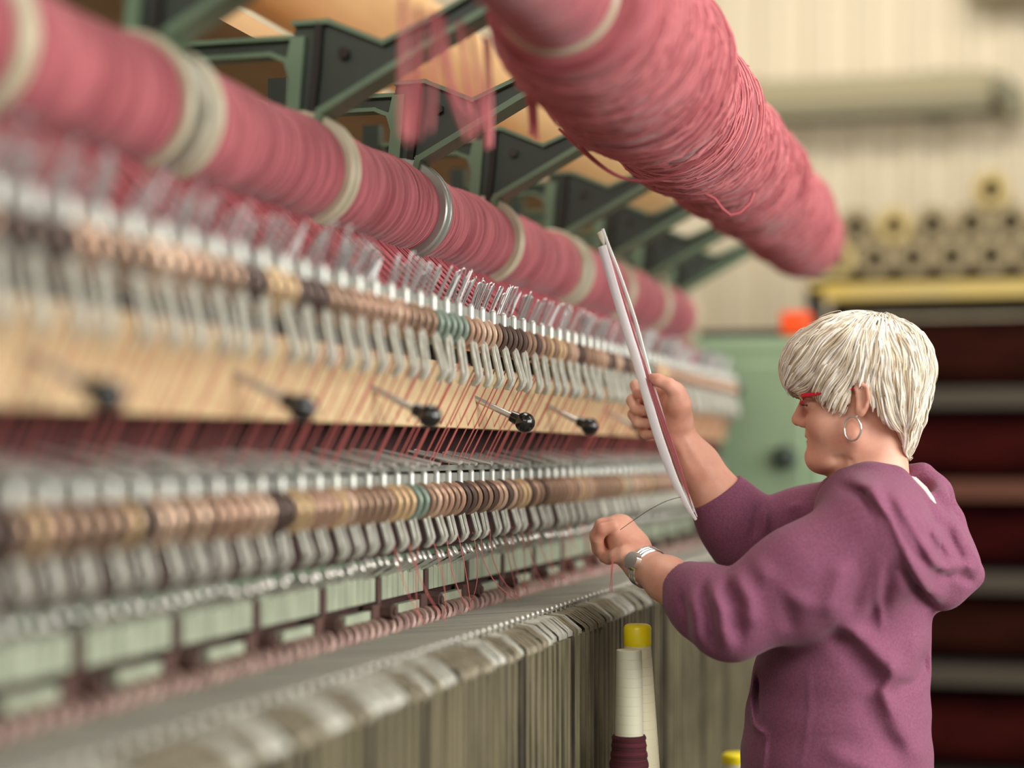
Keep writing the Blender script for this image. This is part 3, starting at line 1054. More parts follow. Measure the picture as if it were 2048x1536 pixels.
web_me = MB().prism(outline, -0.005, 0.005).mesh('web', M['green_dark'], False)
k = MB()
for r_ in (rim_top, rim_bar, rim_up, rim_low):
    ribbon(k, r_, 0.030, 0.006)
ribbon(k, rim_low, 0.05, 0.009)
rim_me = k.mesh('rim', M['green'], False)
k = MB()
k.prism(post, -0.016, -0.006)
post_me = k.mesh('post', M['green'], False)
k = MB()
ribbon(k, rib, 0.03, 0.010)
rib_me = k.mesh('rib', M['dark'], False)
k = MB().tube([(bp(884, 222)[0], -0.014, bp(884, 222)[1]), (bp(884, 222)[0], -0.004, bp(884, 222)[1])], 0.008, 6)
bolt_me = k.mesh('bolt', M['black'])
k = MB().box((-0.27, 0.03, 0.05), (0.03, 0.03, 0.64))
order = ['nearest, cut by the top left corner', 'behind the double ivory rings at the upper left', 'above the cream ring, left of the yarn tails',
         'above the thin double steel ring', 'right of the sharpest two spools', 'left of the tip of the upright strips',
         'just right of the tip of the upright strips', 'next to last of the row under the yarn roll', 'farthest of the row under the yarn roll']
for i, z in enumerate(zj[1:]):
    y = y_at(z, SX)
    t = thing('roller_bracket', 'green iron bracket ' + order[i], 'bracket', (SX, y, SZ), 'green brackets along the loom')
    tag(link('web', web_me, t), 'dark green web plate')
    link('rim', rim_me, t)
    link('post', post_me, t)
    tag(link('rib', rib_me, t), 'dark rib')
    tag(link('bolt', bolt_me, t), 'black bolt')
    tag(link('hanger', MB().box((-0.20, 0.0, 0.06), (0.03, 0.03, 0.30)).mesh('hanger', M['green_dark']), t))

# tan boards and round beams behind the brackets
px_ = -1.27
zz = EYE - (px_ / CS) * 0.665
b = MB().lathe([(0.02, 0), (0.105, 0), (0.105, 5.6), (0.02, 5.6)], n=40).mesh('wooden_roller', M['tan'])
tag(link('wooden_roller', b, None, (px_, 0.75, zz)), 'upper tan wooden roller behind the green brackets', 'roller')
zz2 = EYE - (px_ / CS) * 0.50
b = MB().box((0, 2.8, 0), (0.20, 5.6, 0.03)).mesh('wooden_plank', M['tan'])
tag(link('wooden_plank', b, None, (px_ + 0.02, 0.75, zz2)), 'flat tan plank below the wooden roller', 'plank')
k = MB()
for yy in (0.85, 6.25):
    for xx in (-1.44,):
        k.box((xx, yy, 1.22), (0.08, 0.08, 2.44))
sf = thing('roller_stand', 'dark posts carrying the tan roller and plank behind the loom', 'stand', (-1.44, 0.85, 0))
for yy in (0.85, 6.25):
    link('post', MB().box((0, yy - 0.85, 1.22), (0.08, 0.08, 2.44)).mesh('post', M['green_dark']), sf)
    link('arm', MB().box((0.10, yy - 0.85, zz - 0.12), (0.28, 0.05, 0.04)).mesh('arm', M['green_dark']), sf)
    link('arm', MB().box((0.12, yy - 0.85, zz2 - 0.035), (0.30, 0.05, 0.04)).mesh('arm', M['green_dark']), sf)
# ------------------------------------------------------------------ cones on the shelf in front of the loom
def cone(name, label, x, y, z0, prof_tube, cap, yarn, m):
    t = thing(name, label, 'yarn cone', (x, y, z0), 'yarn cones before the loom')
    link('tube', MB().lathe(prof_tube, axis='z', n=36).mesh('tube', m), t)
    if cap:
        r, za, zb = cap
        tag(link('cap', MB().lathe([(r * .98, za), (r, za + .004), (r, zb - .006), (r - .002, zb - .002), (r - .006, zb)], axis='z', n=36).mesh('cap', M['yellow']), t), 'yellow cap')
    if yarn:
        prof = []
        r0, r1, za, zb = yarn
        N = 60
        for i in range(N + 1):
            u = i / N
            prof.append((r0 + (r1 - r0) * u ** .8 + random.uniform(-.0008, .0012), za + (zb - za) * u))
        prof = [(0.02, za)] + prof + [(0.015, zb)]
        link('yarn', MB().lathe(prof, axis='z', n=40).mesh('yarn', M['burgundy']), t)
    return t


S0 = 0.80


def ridged(r0, z0, r1, z1, step=0.0135):
    out = []
    n_ = max(2, int((z1 - z0) / step))
    for i in range(n_):
        a, b_ = i / n_, (i + 1) / n_
        za, zb = z0 + (z1 - z0) * a, z0 + (z1 - z0) * b_
        ra, rb = r0 + (r1 - r0) * a, r0 + (r1 - r0) * b_
        out += [(ra, za), (ra + (rb - ra) * .9, zb - 0.0009), (rb - 0.0005, zb - 0.0004)]
    return out


P = at(1275, 1300, 2.84)
top = at(1275, 1248, 2.84).z
cone('yarn_cone', 'tall ivory yarn cone with a bright yellow cap', P.x, P.y, S0,
     ridged(0.046, 0.0, 0.0195, top - S0 - 0.010) + [(0.0185, top - S0 - 0.004)],
     (0.0215, top - S0 - 0.034, top - S0), None, M['ivory'])
P = at(1258, 1400, 2.76)
top = at(1258, 1299, 2.76).z
ym = at(1258, 1470, 2.76).z
cone('yarn_cone', 'shorter open-topped ivory cone wound with burgundy yarn', P.x, P.y, S0,
     ridged(0.026, 0.0, 0.0188, top - S0),
     None, (0.050, 0.0245, 0.002, ym - S0), M['ivory_grey'])
P = at(1478, 1520, 3.3)
top = at(1478, 1506, 3.3).z
cone('yarn_cone', 'yellow-capped cone half hidden by the front of the purple hoodie', P.x, P.y, S0,
     [(0.045, 0), (0.03, top - S0 - 0.01), (0.028, top - S0 - 0.004)], (0.031, top - S0 - 0.05, top - S0), None, M['ivory'])
# ------------------------------------------------------------------ the woman: blended solids turned into one surface
YP = 2.857


def W(px, py, dy=0.0):
    """a point on the upright plane y = YP + dy that is seen at this place of the photo"""
    y = YP + dy
    # depth: z = -x*SN + y*CS with x = (px-VX)*CS*z/F
    z = y * CS / (1.0 + SN * CS * (px - VX) / F)
    x = (px - VX) * CS * z / F
    return np.array((x, y, EYE + (VY - py) * z / F))


PXM = FOCUS / F                                     # metres per photo pixel at the woman


class Field:
    def __init__(s, lo, hi, h):
        s.lo, s.h = np.array(lo, float), h
        s.n = np.ceil((np.array(hi) - s.lo) / h).astype(int) + 1
        s.D = np.full(s.n, 1.0, np.float32)

    def block(s, bmin, bmax):
        a = np.clip(np.floor((np.array(bmin) - s.lo) / s.h).astype(int), 0, s.n)
        b = np.clip(np.ceil((np.array(bmax) - s.lo) / s.h).astype(int) + 1, 0, s.n)
        if np.any(b <= a):
            return None, None
        ax = [(np.arange(a[i], b[i]) * s.h + s.lo[i]).astype(np.float32) for i in range(3)]
        X, Y, Z = np.meshgrid(*ax, indexing='ij', sparse=True)
        return (slice(a[0], b[0]), slice(a[1], b[1]), slice(a[2], b[2])), (X, Y, Z)

    def put(s, fn, bmin, bmax, k, mode='add'):
        m = max(k, 0.004) + 2 * s.h
        sl, g = s.block(np.array(bmin) - m, np.array(bmax) + m)
        if sl is None:
            return s
        d = fn(*g).astype(np.float32)
        D = s.D[sl]
        if mode == 'sub':
            d = -d
            if k > 0:
                hh = np.maximum(k - np.abs(D - d), 0) / k
                s.D[sl] = np.maximum(D, d) + hh * hh * k * 0.25
            else:
                s.D[sl] = np.maximum(D, d)
        else:
            if k > 0:
                hh = np.maximum(k - np.abs(D - d), 0) / k
                s.D[sl] = np.minimum(D, d) - hh * hh * k * 0.25
            else:
                s.D[sl] = np.minimum(D, d)
        return s

    def ell(s, c, r, k=0.01, rot=None, mode='add'):
        """ellipsoid, rot: 3x3 matrix turning local axes into world"""
        c, r = np.array(c, float), np.array(r, float)
        R = np.eye(3) if rot is None else np.array(rot)
        ext = np.sqrt(((R * r) ** 2).sum(1))

        def fn(X, Y, Z):
            x, y, z = X - c[0], Y - c[1], Z - c[2]
            l = [R[0, i] * x + R[1, i] * y + R[2, i] * z for i in range(3)]
            k0 = np.sqrt((l[0] / r[0]) ** 2 + (l[1] / r[1]) ** 2 + (l[2] / r[2]) ** 2)
            k1 = np.sqrt((l[0] / r[0] ** 2) ** 2 + (l[1] / r[1] ** 2) ** 2 + (l[2] / r[2] ** 2) ** 2)
            return k0 * (k0 - 1.0) / np.maximum(k1, 1e-6)
        return s.put(fn, c - ext, c + ext, k, mode)

    def cap(s, a, b, ra, rb, k=0.01, mode='add', flat=None):
        """tapered capsule; flat = (axis, factor) squeezes it along one world axis"""
        a, b = np.array(a, float), np.array(b, float)
        ab = b - a
        L2 = max(ab.dot(ab), 1e-9)
        f = np.ones(3)
        if flat is not None:
            f[flat[0]] = flat[1]

        def fn(X, Y, Z):
            x, y, z = X - a[0], Y - a[1], Z - a[2]
            t = np.clip((x * ab[0] + y * ab[1] + z * ab[2]) / L2, 0, 1)
            dx, dy, dz = (x - t * ab[0]) / f[0], (y - t * ab[1]) / f[1], (z - t * ab[2]) / f[2]
            return (np.sqrt(dx * dx + dy * dy + dz * dz) - (ra + (rb - ra) * t)) * f.min()
        r = max(ra, rb)
        return s.put(fn, np.minimum(a, b) - r, np.maximum(a, b) + r, k, mode)

    def chain(s, pts, rs, k=0.01, flat=None):
        for i in range(len(pts) - 1):
            s.cap(pts[i], pts[i + 1], rs[i], rs[i + 1], k, flat=flat)
        return s

    def fold(s, pts, w, amp, side=None):
        """a ridge (amp > 0) or crease (amp < 0) along a line; with side = (y0, y1) it runs through that whole slab"""
        P = [np.array(p, float) for p in pts]
        lo, hi = np.min(P, 0) - 3 * w, np.max(P, 0) + 3 * w
        fy = 1.0
        if side is not None:
            lo[1], hi[1] = side
            fy = 0.0
        sl, g = s.block(lo, hi)
        if sl is None:
            return s
        X, Y, Z = g
        best = None
        m = len(P) - 1
        for i in range(m):
            a, ab = P[i], P[i + 1] - P[i]
            x, y, z = X - a[0], Y - a[1], Z - a[2]
            t = np.clip((x * ab[0] + fy * y * ab[1] + z * ab[2]) / max(ab[0] ** 2 + fy * ab[1] ** 2 + ab[2] ** 2, 1e-9), 0, 1)
            d = np.sqrt((x - t * ab[0]) ** 2 + fy * (y - t * ab[1]) ** 2 + (z - t * ab[2]) ** 2)
            # fades out towards both ends of the line
            e = (i + t) / m
            v = np.exp(-(d / w) ** 2) * np.minimum(1, np.minimum(e, 1 - e) * 4 + 0.15)
            best = v if best is None else np.maximum(best, v)
        s.D[sl] -= (amp * best).astype(np.float32)
        return s

    def clip(s, fn):
        """keep only where fn <= 0"""
        sl, g = s.block(s.lo, s.lo + (s.n - 1) * s.h)
        s.D = np.maximum(s.D, np.broadcast_to(fn(*g), s.D.shape).astype(np.float32))
        return s

    def sample(s, P):
        q = (np.asarray(P) - s.lo) / s.h
        q = np.clip(q, 0, s.n - 1.001)
        i = q.astype(int)
        f = q - i
        r = 0
        for dx in (0, 1):
            for dy in (0, 1):
                for dz in (0, 1):
                    w = (f[:, 0] if dx else 1 - f[:, 0]) * (f[:, 1] if dy else 1 - f[:, 1]) * (f[:, 2] if dz else 1 - f[:, 2])
                    r = r + w * s.D[i[:, 0] + dx, i[:, 1] + dy, i[:, 2] + dz]
        return r

    def grad(s, P, e=0.003):
        P = np.asarray(P)
        G = np.stack([s.sample(P + np.eye(3)[i] * e) - s.sample(P - np.eye(3)[i] * e) for i in range(3)], 1)
        return G / np.maximum(np.linalg.norm(G, axis=1, keepdims=True), 1e-9)

    def mesh(s, name, m, smooth_it=1):
        D = np.pad(s.D, 1, constant_values=1.0)
        n = np.array(D.shape)
        neg = D < 0
        cnt = np.zeros(n - 1, np.int8)
        for dx in (0, 1):
            for dy in (0, 1):
                for dz in (0, 1):
                    cnt += neg[dx:n[0] - 1 + dx, dy:n[1] - 1 + dy, dz:n[2] - 1 + dz]
        act = np.argwhere((cnt > 0) & (cnt < 8))
        idx = np.full(n - 1, -1, np.int64)
        idx[act[:, 0], act[:, 1], act[:, 2]] = np.arange(len(act))
        acc = np.zeros((len(act), 3))
        num = np.zeros(len(act))
        offs = [(0, 0, 0), (1, 0, 0), (0, 1, 0), (1, 1, 0), (0, 0, 1), (1, 0, 1), (0, 1, 1), (1, 1, 1)]
        cv = [D[act[:, 0] + o[0], act[:, 1] + o[1], act[:, 2] + o[2]] for o in offs]
        for i, o in enumerate(offs):
            for j, p in enumerate(offs):
                if j > i and sum(abs(o[q] - p[q]) for q in range(3)) == 1:
                    a, b = cv[i], cv[j]
                    mk = (a < 0) != (b < 0)
                    t = np.where(mk, a / np.where(mk, a - b, 1), 0)
                    pos = np.array(o) + t[:, None] * (np.array(p) - np.array(o))
                    acc += np.where(mk[:, None], pos, 0)
                    num += mk
        V = (act + acc / num[:, None] - 1) * s.h + s.lo
        Q = []
        for ax in range(3):
            u, v = (ax + 1) % 3, (ax + 2) % 3
            A = [slice(None)] * 3
            B = [slice(None)] * 3
            A[ax], B[ax] = slice(0, -1), slice(1, None)
            e = np.argwhere(neg[tuple(A)] != neg[tuple(B)])
            ok = (e[:, u] > 0) & (e[:, v] > 0) & (e[:, u] < n[u] - 1) & (e[:, v] < n[v] - 1)
            e = e[ok]
            sgn = neg[e[:, 0], e[:, 1], e[:, 2]]
            qs = []
            for du, dv in ((-1, -1), (0, -1), (0, 0), (-1, 0)):
                c = e.copy()
                c[:, u] += du
                c[:, v] += dv
                qs.append(idx[c[:, 0], c[:, 1], c[:, 2]])
            q = np.stack(qs, 1)
            q[~sgn] = q[~sgn][:, ::-1]
            Q.append(q)
        Q = np.concatenate(Q)
        # light smoothing
        for _ in range(smooth_it):
            S = np.zeros_like(V)
            c = np.zeros(len(V))
            for i in range(4):
                a, b = Q[:, i], Q[:, (i + 1) % 4]
                for q in range(3):
                    S[:, q] += np.bincount(a, V[b, q], len(V)) + np.bincount(b, V[a, q], len(V))
                c += np.bincount(a, minlength=len(V)) + np.bincount(b, minlength=len(V))
            V = 0.5 * V + 0.5 * S / np.maximum(c, 1)[:, None]
        me = bpy.data.meshes.new(name)
        me.vertices.add(len(V))
        me.vertices.foreach_set('co', V.astype(np.float32).ravel())
        me.loops.add(len(Q) * 4)
        me.loops.foreach_set('vertex_index', Q.astype(np.int32).ravel())
        me.polygons.add(len(Q))
        me.polygons.foreach_set('loop_start', np.arange(0, len(Q) * 4, 4, dtype=np.int32))
        me.polygons.foreach_set('loop_total', np.full(len(Q), 4, np.int32))
        me.polygons.foreach_set('use_smooth', np.ones(len(Q), bool))
        me.update(calc_edges=True)
        me.validate()
        me.materials.append(m)
        return me


def roty(a):
    c, s_ = math.cos(a), math.sin(a)
    return np.array(((c, 0, s_), (0, 1, 0), (-s_, 0, c)))


M['skin'] = mat('skin', (228, 176, 152), 0.5, c2=(212, 146, 124), scale=(26, 26, 26), lo=0.35, hi=0.75, sss=0.25,
                bump=0.12, bscale=(420, 420, 420), bdist=0.0006, spec=0.4)
M['hoodie'] = mat('plum_jersey', (140, 87, 111), 0.92, c2=(120, 72, 94), scale=(330, 330, 330), lo=0.3, hi=0.7, detail=3, bump=0.6, bscale=(620, 620, 620), bdist=0.0014, spec=0.12, sheen=0.14)
M['trouser'] = mat('dark_denim', (52, 56, 74), 0.85)
M['shoe'] = mat('black_shoe', (30, 28, 28), 0.5)
M['silver'] = mat('silver', (232, 228, 220), 0.18, 0.9)
M['gold'] = mat('gold', (226, 186, 110), 0.25, 0.9)
M['red'] = mat('red_acetate', (196, 30, 48), 0.25, coat=0.4)
M['lens_temple'] = mat('olive_hinge', (150, 140, 90), 0.4, 0.4)
M['white_cloth'] = mat('white_cotton', (216, 210, 198), 0.8)
M['lash'] = mat('dark_lash', (52, 40, 38), 0.7)
M['eye'] = mat('eye_white', (214, 200, 190), 0.25, coat=0.5)
M['lip'] = mat('lip', (186, 104, 98), 0.45)

woman = thing('person', 'short-haired blonde woman in a plum hoodie reaching both bare forearms towards the loom', 'person', (-0.22, YP, 0))
WL = Vector(woman.location)


def wpart(name, me, label=None, parent=None, kind=None):
    o = link(name, me, woman)
    o.location = -WL
    if parent is not None:
        o.parent = parent
        o.location = (0, 0, 0)
    tag(o, label, kind=kind)
    return o


# joints
SHL = W(1775, 1075, -0.165)
ELL = W(1462, 1235, -0.205)
WRL = W(1283, 1128, -0.065)
HDL = W(1228, 1078, -0.035)
SHR = W(1742, 1045, 0.165)
ELR = W(1492, 1075, 0.085)
WRR = W(1352, 868, 0.035)
HDR = W(1322, 808, 0.030)

# ------------------------------------------------ body: head, neck, trunk, arms and hands in one surface
B = Field((-0.655, YP - 0.30, 0.98), (-0.055, YP + 0.29, 1.665), 0.0024)
hc = W(1738, 745)
B.ell(hc, (0.083, 0.071, 0.082), 0.01)
B.ell(W(1690, 745), (0.062, 0.062, 0.062), 0.02)                    # forehead
B.ell(W(1674, 828), (0.046, 0.052, 0.062), 0.02)                    # face
B.ell(W(1700, 850), (0.050, 0.056, 0.058), 0.02)
for s_ in (-1, 1):
    B.cap(W(1640, 914, 0.014 * s_), W(1706, 872, 0.050 * s_), 0.017, 0.018, 0.022)   # jaw
    B.ell(W(1648, 846, 0.032 * s_), (0.026, 0.022, 0.026), 0.018)   # cheek
    B.ell(W(1618, 781, 0.024 * s_), (0.013, 0.026, 0.009), 0.014)   # brow
B.ell(W(1648, 882), (0.0235, 0.032, 0.026), 0.014)                   # mouth block
B.ell(W(1636, 913), (0.0175, 0.022, 0.0155), 0.012)                 # chin
B.ell(W(1662, 925), (0.030, 0.038, 0.018), 0.018)                   # under the chin
B.cap(W(1680, 932), W(1706, 972), 0.014, 0.030, 0.02)
for s_ in (-1, 1):
    B.ell(W(1614, 808, 0.031 * s_), (0.012, 0.018, 0.010), 0.012, mode='sub')   # eye socket
    B.ell(W(1624, 808, 0.030 * s_), (0.0135, 0.016, 0.0125), 0.003)             # lids over the eyeball
B.cap(W(1609, 802), W(1597, 836), 0.0066, 0.0095, 0.008)            # nose
B.ell(W(1597.5, 841), (0.0098, 0.0105, 0.0085), 0.006)
for s_ in (-1, 1):
    B.ell(W(1606, 846, 0.0105 * s_), (0.0095, 0.0065, 0.0072), 0.005)
    B.ell(W(1600, 853, 0.006 * s_), (0.0042, 0.0028, 0.0026), 0.002, mode='sub')
    B.fold([W(1606, 838, 0.017 * s_), W(1616, 856, 0.025 * s_), W(1628, 876, 0.030 * s_)], 0.005, -0.0016)
    B.fold([W(1630, 884, 0.026 * s_), W(1634, 898, 0.028 * s_)], 0.004, -0.0014)
B.cap(W(1620, 866, -0.010), W(1620, 866, 0.010), 0.0070, 0.0070, 0.006)
B.cap(W(1621, 873, -0.017), W(1621, 873, 0.017), 0.0055, 0.0055, 0.004)       # upper lip
B.cap(W(1624, 885, -0.014), W(1624, 885, 0.014), 0.0062, 0.0062, 0.005)       # lower lip
B.fold([W(1634, 880, -0.028), W(1622, 879, -0.018), W(1614, 878.5, 0), W(1622, 879, 0.018), W(1634, 880, 0.028)], 0.0032, -0.0040)
B.fold([W(1624, 897, -0.016), W(1618, 896, 0), W(1624, 897, 0.016)], 0.005, -0.0022)
# neck and trunk
B.cap(W(1748, 850), W(1752, 990), 0.047, 0.052, 0.02)
B.cap(W(1722, 905), W(1724, 985), 0.032, 0.040, 0.02)
B.cap(W(1745, 1000, -0.02), SHL, 0.040, 0.045, 0.03)
B.cap(W(1745, 1000, 0.02), SHR, 0.040, 0.045, 0.03)
B.ell(W(1735, 1200), (0.070, 0.11, 0.14), 0.04)
for i, (a, b_) in enumerate((((1680, 895), (1694, 958)), ((1700, 880), (1708, 962)), ((1668, 905), (1682, 950)))):
    B.fold([W(a[0], a[1], -0.04), W((a[0] + b_[0]) / 2 - 2, (a[1] + b_[1]) / 2, -0.046), W(b_[0], b_[1], -0.046)], 0.005, -0.0014 if i else -0.001)
B.fold([W(1722, 862, -0.05), W(1700, 920, -0.05), W(1690, 970, -0.05)], 0.009, 0.003)
# ears
for s_ in (-1, 1):
    e = 0.0735 * s_
    B.ell(W(1727, 797, e), (0.0115, 0.0068, 0.0265), 0.004, rot=roty(0.16))
    B.ell(W(1720, 823, e * 0.985), (0.0075, 0.005, 0.009), 0.004)
    rim = [W(1712, 792, e * 1.0), W(1712, 776, e * 1.07), W(1722, 767, e * 1.1), W(1734, 774, e * 1.1), W(1737, 795, e * 1.09), W(1732, 812, e * 1.05), W(1724, 825, e * 1.02)]
    B.chain([p + np.array((0, -0.0015 * (1 if s_ < 0 else -1), 0)) for p in rim], [.0022, .003, .0032, .0034, .0033, .003, .003], 0.003)
    B.ell(W(1723, 800, e * 1.09), (0.0055, 0.005, 0.013), 0.003, mode='sub', rot=roty(0.16))
# arms
B.chain([SHL, ELL], [0.048, 0.040], 0.02)
B.chain([SHR, ELR], [0.047, 0.040], 0.02)


def lerp(a, b, t):
    return np.array(a) * (1 - t) + np.array(b) * t


B.chain([ELL, lerp(ELL, WRL, .3), lerp(ELL, WRL, .7), WRL], [0.040, 0.0425, 0.033, 0.0265], 0.015)
B.chain([ELR, lerp(ELR, WRR, .28), lerp(ELR, WRR, .7), WRR], [0.040, 0.0445, 0.034, 0.0265], 0.015)
for q, (a, b_) in enumerate((((1366, 868), (1412, 950)), ((1352, 880), (1392, 960)))):          # tendons of the inner wrist
    B.fold([W(a[0], a[1], 0.012), W(b_[0], b_[1], 0.02)], 0.005, 0.0022)

# right hand: a fist closed around the strips, palm side to the camera
def hand_pts(L):
    return [W(*p) for p in L]


B.chain([WRR, W(1346, 838, 0.034), W(1338, 800, 0.036)], [0.025, 0.029, 0.029], 0.012)
B.ell(W(1336, 812, 0.036), (0.028, 0.017, 0.040), 0.012, rot=roty(0.3))
# heel of the thumb and thumb, laid along the near side of the strips
B.chain(hand_pts([(1360, 846, 0.018), (1357, 808, 0.004), (1352, 782, -0.006)]), [0.018, 0.0185, 0.0135], 0.010)
B.chain(hand_pts([(1354, 788, -0.004), (1338, 770, -0.014), (1316, 760, -0.016), (1305, 756, -0.014)]), [0.0125, 0.0108, 0.0096, 0.0078], 0.005)
fing = [([(1312, 782, 0.056), (1288, 768, 0.046), (1272, 771, 0.026), (1277, 786, 0.006), (1291, 791, 0.000)], .0092),
        ([(1313, 806, 0.058), (1283, 794, 0.050), (1265, 801, 0.028), (1272, 818, 0.004), (1291, 822, -0.002)], .0096),
        ([(1318, 832, 0.058), (1286, 822, 0.050), (1267, 829, 0.030), (1276, 845, 0.006), (1296, 847, 0.000)], .0091),
        ([(1327, 856, 0.054), (1298, 852, 0.048), (1284, 858, 0.032), (1291, 869, 0.012), (1307, 869, 0.004)], .0080)]
for P, r in fing:
    pp = hand_pts(P)
    B.chain(pp, [r * 1.12, r * 1.1, r * 1.02, r * 0.95, r * 0.82], 0.0035)
B.ell(W(1322, 818, 0.052), (0.020, 0.012, 0.040), 0.010, rot=roty(0.25))
for (a, b_) in (((1287, 783), (1272, 786)), ((1283, 809), (1268, 815)), ((1290, 838), (1277, 844))):
    B.fold([W(a[0], a[1], 0.03), W(b_[0], b_[1], 0.03)], 0.004, -0.0015)

# left hand: back of the hand up, fingers bent down at work
B.chain([WRL, W(1262, 1098, -0.046), W(1240, 1062, -0.032)], [0.026, 0.029, 0.027], 0.012)
B.ell(W(1250, 1078, -0.038), (0.036, 0.034, 0.017), 0.012, rot=roty(0.85))
fing = [([(1228, 1052, -0.066), (1206, 1058, -0.068), (1195, 1078, -0.062), (1201, 1100, -0.052), (1212, 1110, -0.046)], .0088),
        ([(1228, 1046, -0.044), (1203, 1050, -0.044), (1190, 1072, -0.040), (1195, 1098, -0.034), (1206, 1112, -0.030)], .0092),
        ([(1232, 1044, -0.022), (1208, 1047, -0.020), (1193, 1066, -0.018), (1196, 1090, -0.014), (1206, 1104, -0.012)], .0088),
        ([(1238, 1046, -0.002), (1218, 1050, 0.002), (1204, 1066, 0.004), (1206, 1084, 0.006), (1214, 1096, 0.006)], .0078)]
for P, r in fing:
    B.chain(hand_pts(P), [r * 1.15, r * 1.12, r * 1.0, r * 0.95, r * 0.85], 0.0035)
B.chain(hand_pts([(1268, 1108, -0.066), (1250, 1110, -0.078), (1232, 1112, -0.076), (1218, 1116, -0.062), (1208, 1116, -0.052)]), [0.016, 0.0135, 0.0105, 0.0095, 0.008], 0.006)
wpart('body', B.mesh('body', M['skin'], 2))

# eyes, lashes, lips
for s_ in (-1, 1):
    ey_ = wpart('eye', MB().sphere(W(1622, 808, 0.030 * s_), 0.0112, 20, 14).mesh('eye', M['eye']))
    k = MB()
    for q in range(13):
        d_ = (q - 6) / 6 * 0.013
        p = Vector(W(1609.5 + abs(d_) * 500, 809, 0.030 * s_ + d_))
        k.tube([p, p + Vector((-0.004, d_ * .15, -0.0012)), p + Vector((-0.007, d_ * .3, -0.0005))], [0.0007, 0.0005, 0.0002], 4)
    k.tube([W(1613, 809, (0.030 - .012) * s_), W(1608, 808, 0.030 * s_), W(1615, 811, 0.044 * s_)], 0.0017, 5)
    wpart('eyelashes', k.mesh('eyelashes', M['lash']), 'dark eyelashes', ey_)

k = MB()
k.tube([W(1624, 875, -.017), W(1615, 871, -.009), W(1614.5, 870.5, 0), W(1615, 871, .009), W(1624, 875, .017)], [.0012, .004, .0046, .004, .0012], 10, flat=.8)
k.tube([W(1625, 882, -.015), W(1618, 885, -.008), W(1618, 884.5, 0), W(1618, 885, .008), W(1625, 882, .015)], [.0012, .0044, .0050, .0044, .0012], 10, flat=.8)
tag(wpart('lips', k.mesh('lips', M['lip'])), 'dull rose lips')
# ------------------------------------------------ hair
HB = [(1500, 762), (1568, 764), (1576, 770), (1597, 783), (1632, 783), (1661, 793), (1686, 807), (1704, 822), (1711, 815), (1713, 780), (1722, 768), (1738, 776), (1750, 796), (1764, 815), (1778, 834), (1789, 852), (1796, 874), (1806, 898), (1816, 904), (1900, 905)]
bx_ = np.array([W(p[0], p[1])[0] for p in HB])
bz_ = np.array([W(p[0], p[1])[2] for p in HB])
H = Field((-0.385, YP - 0.115, 1.42), (-0.125, YP + 0.115, 1.675), 0.0022)
H.ell(W(1750, 735), (0.0790, 0.0815, 0.0820), 0.02)
H.ell(W(1650, 738), (0.062, 0.066, 0.060), 0.04)
H.ell(W(1690, 700), (0.062, 0.070, 0.050), 0.03)
H.cap(W(1624, 728, -0.03), W(1624, 728, 0.03), 0.029, 0.029, 0.03)
H.cap(W(1601, 746, -0.028), W(1601, 746, 0.028), 0.017, 0.017, 0.02)
H.ell(W(1800, 760), (0.042, 0.066, 0.066), 0.03)
H.ell(W(1796, 830), (0.034, 0.055, 0.045), 0.025)
H.ell(W(1806, 872), (0.017, 0.040, 0.030), 0.015)
for s_ in (-1, 1):
    H.ell(W(1690, 785, 0.060 * s_), (0.040, 0.018, 0.040), 0.02)
    H.ell(W(1775, 800, 0.060 * s_), (0.040, 0.018, 0.045), 0.02)
H.D += 0.0028
H0 = H.D.copy()
H.clip(lambda X, Y, Z: (np.interp(X, bx_, bz_) + 0.004 - Z) * 0.8)
HC, H.D = H.D, H0
# lifted locks: shallow valleys running the way the hair falls
rs_ = np.random.default_rng(4)
crown = W(1772, 640, 0.0)


def flow(P, wind=0.0, cj=0.0):
    d = P - crown - cj
    d[:, 2] *= 0.6
    d = d / np.maximum(np.linalg.norm(d, axis=1, keepdims=True), 1e-6)
    d = d * 0.9 + np.array((0.0, 0.0, -0.75))
    back = np.clip((P[:, 0] - W(1690, 700)[0]) / 0.06, 0, 1)[:, None]
    d = d + (1 - back) * np.array((-0.30, 0, 0.10)) + back * np.array((0.16, 0, -0.12))
    nape = np.clip((W(1800, 790)[2] - P[:, 2]) / 0.04, 0, 1)[:, None] * back
    d = d + nape * np.array((0.40, 0, 0.0))
    d[:, 1] += wind
    return d


def noise3(P, f, seed):
    r = np.random.default_rng(seed)
    o = 0
    for _ in range(5):
        k_ = r.normal(size=3) * f
        o = o + np.sin(P @ k_ + r.uniform(0, 6.28))
    return o / 5


cand = rs_.normal(size=(44000, 3))
cand /= np.linalg.norm(cand, axis=1, keepdims=True)
P = np.array(W(1725, 745)) + cand * 0.2
for _ in range(40):
    d = H.sample(P)
    P = P - np.clip(d, -0.02, 0.02)[:, None] * H.grad(P) * 0.8
    P = np.clip(P, H.lo + 0.004, H.lo + (H.n - 1) * H.h - 0.004)
okm = (np.abs(H.sample(P)) < 0.002) & (P[:, 2] > np.interp(P[:, 0], bx_, bz_) + 0.004)
P = P[okm]
side = P[:, 1] < YP + 0.03
P = np.concatenate([P[side][:9000], P[~side][:2600]])
lift = rs_.uniform(-0.0015, 0.0032, len(P))
seg = 15
step = rs_.uniform(0.0028, 0.0064, len(P))
paths = [P.copy()]
alive = np.ones(len(P))
ext = rs_.uniform(0.0, 0.015, len(P))
earx = (W(1707, 800)[0], W(1746, 800)[0])
lift = np.where(rs_.random(len(P)) < 0.10, lift + rs_.uniform(0.001, 0.005, len(P)), lift)
crown_j = rs_.normal(size=(len(P), 3)) * np.array((0.012, 0.010, 0.0))
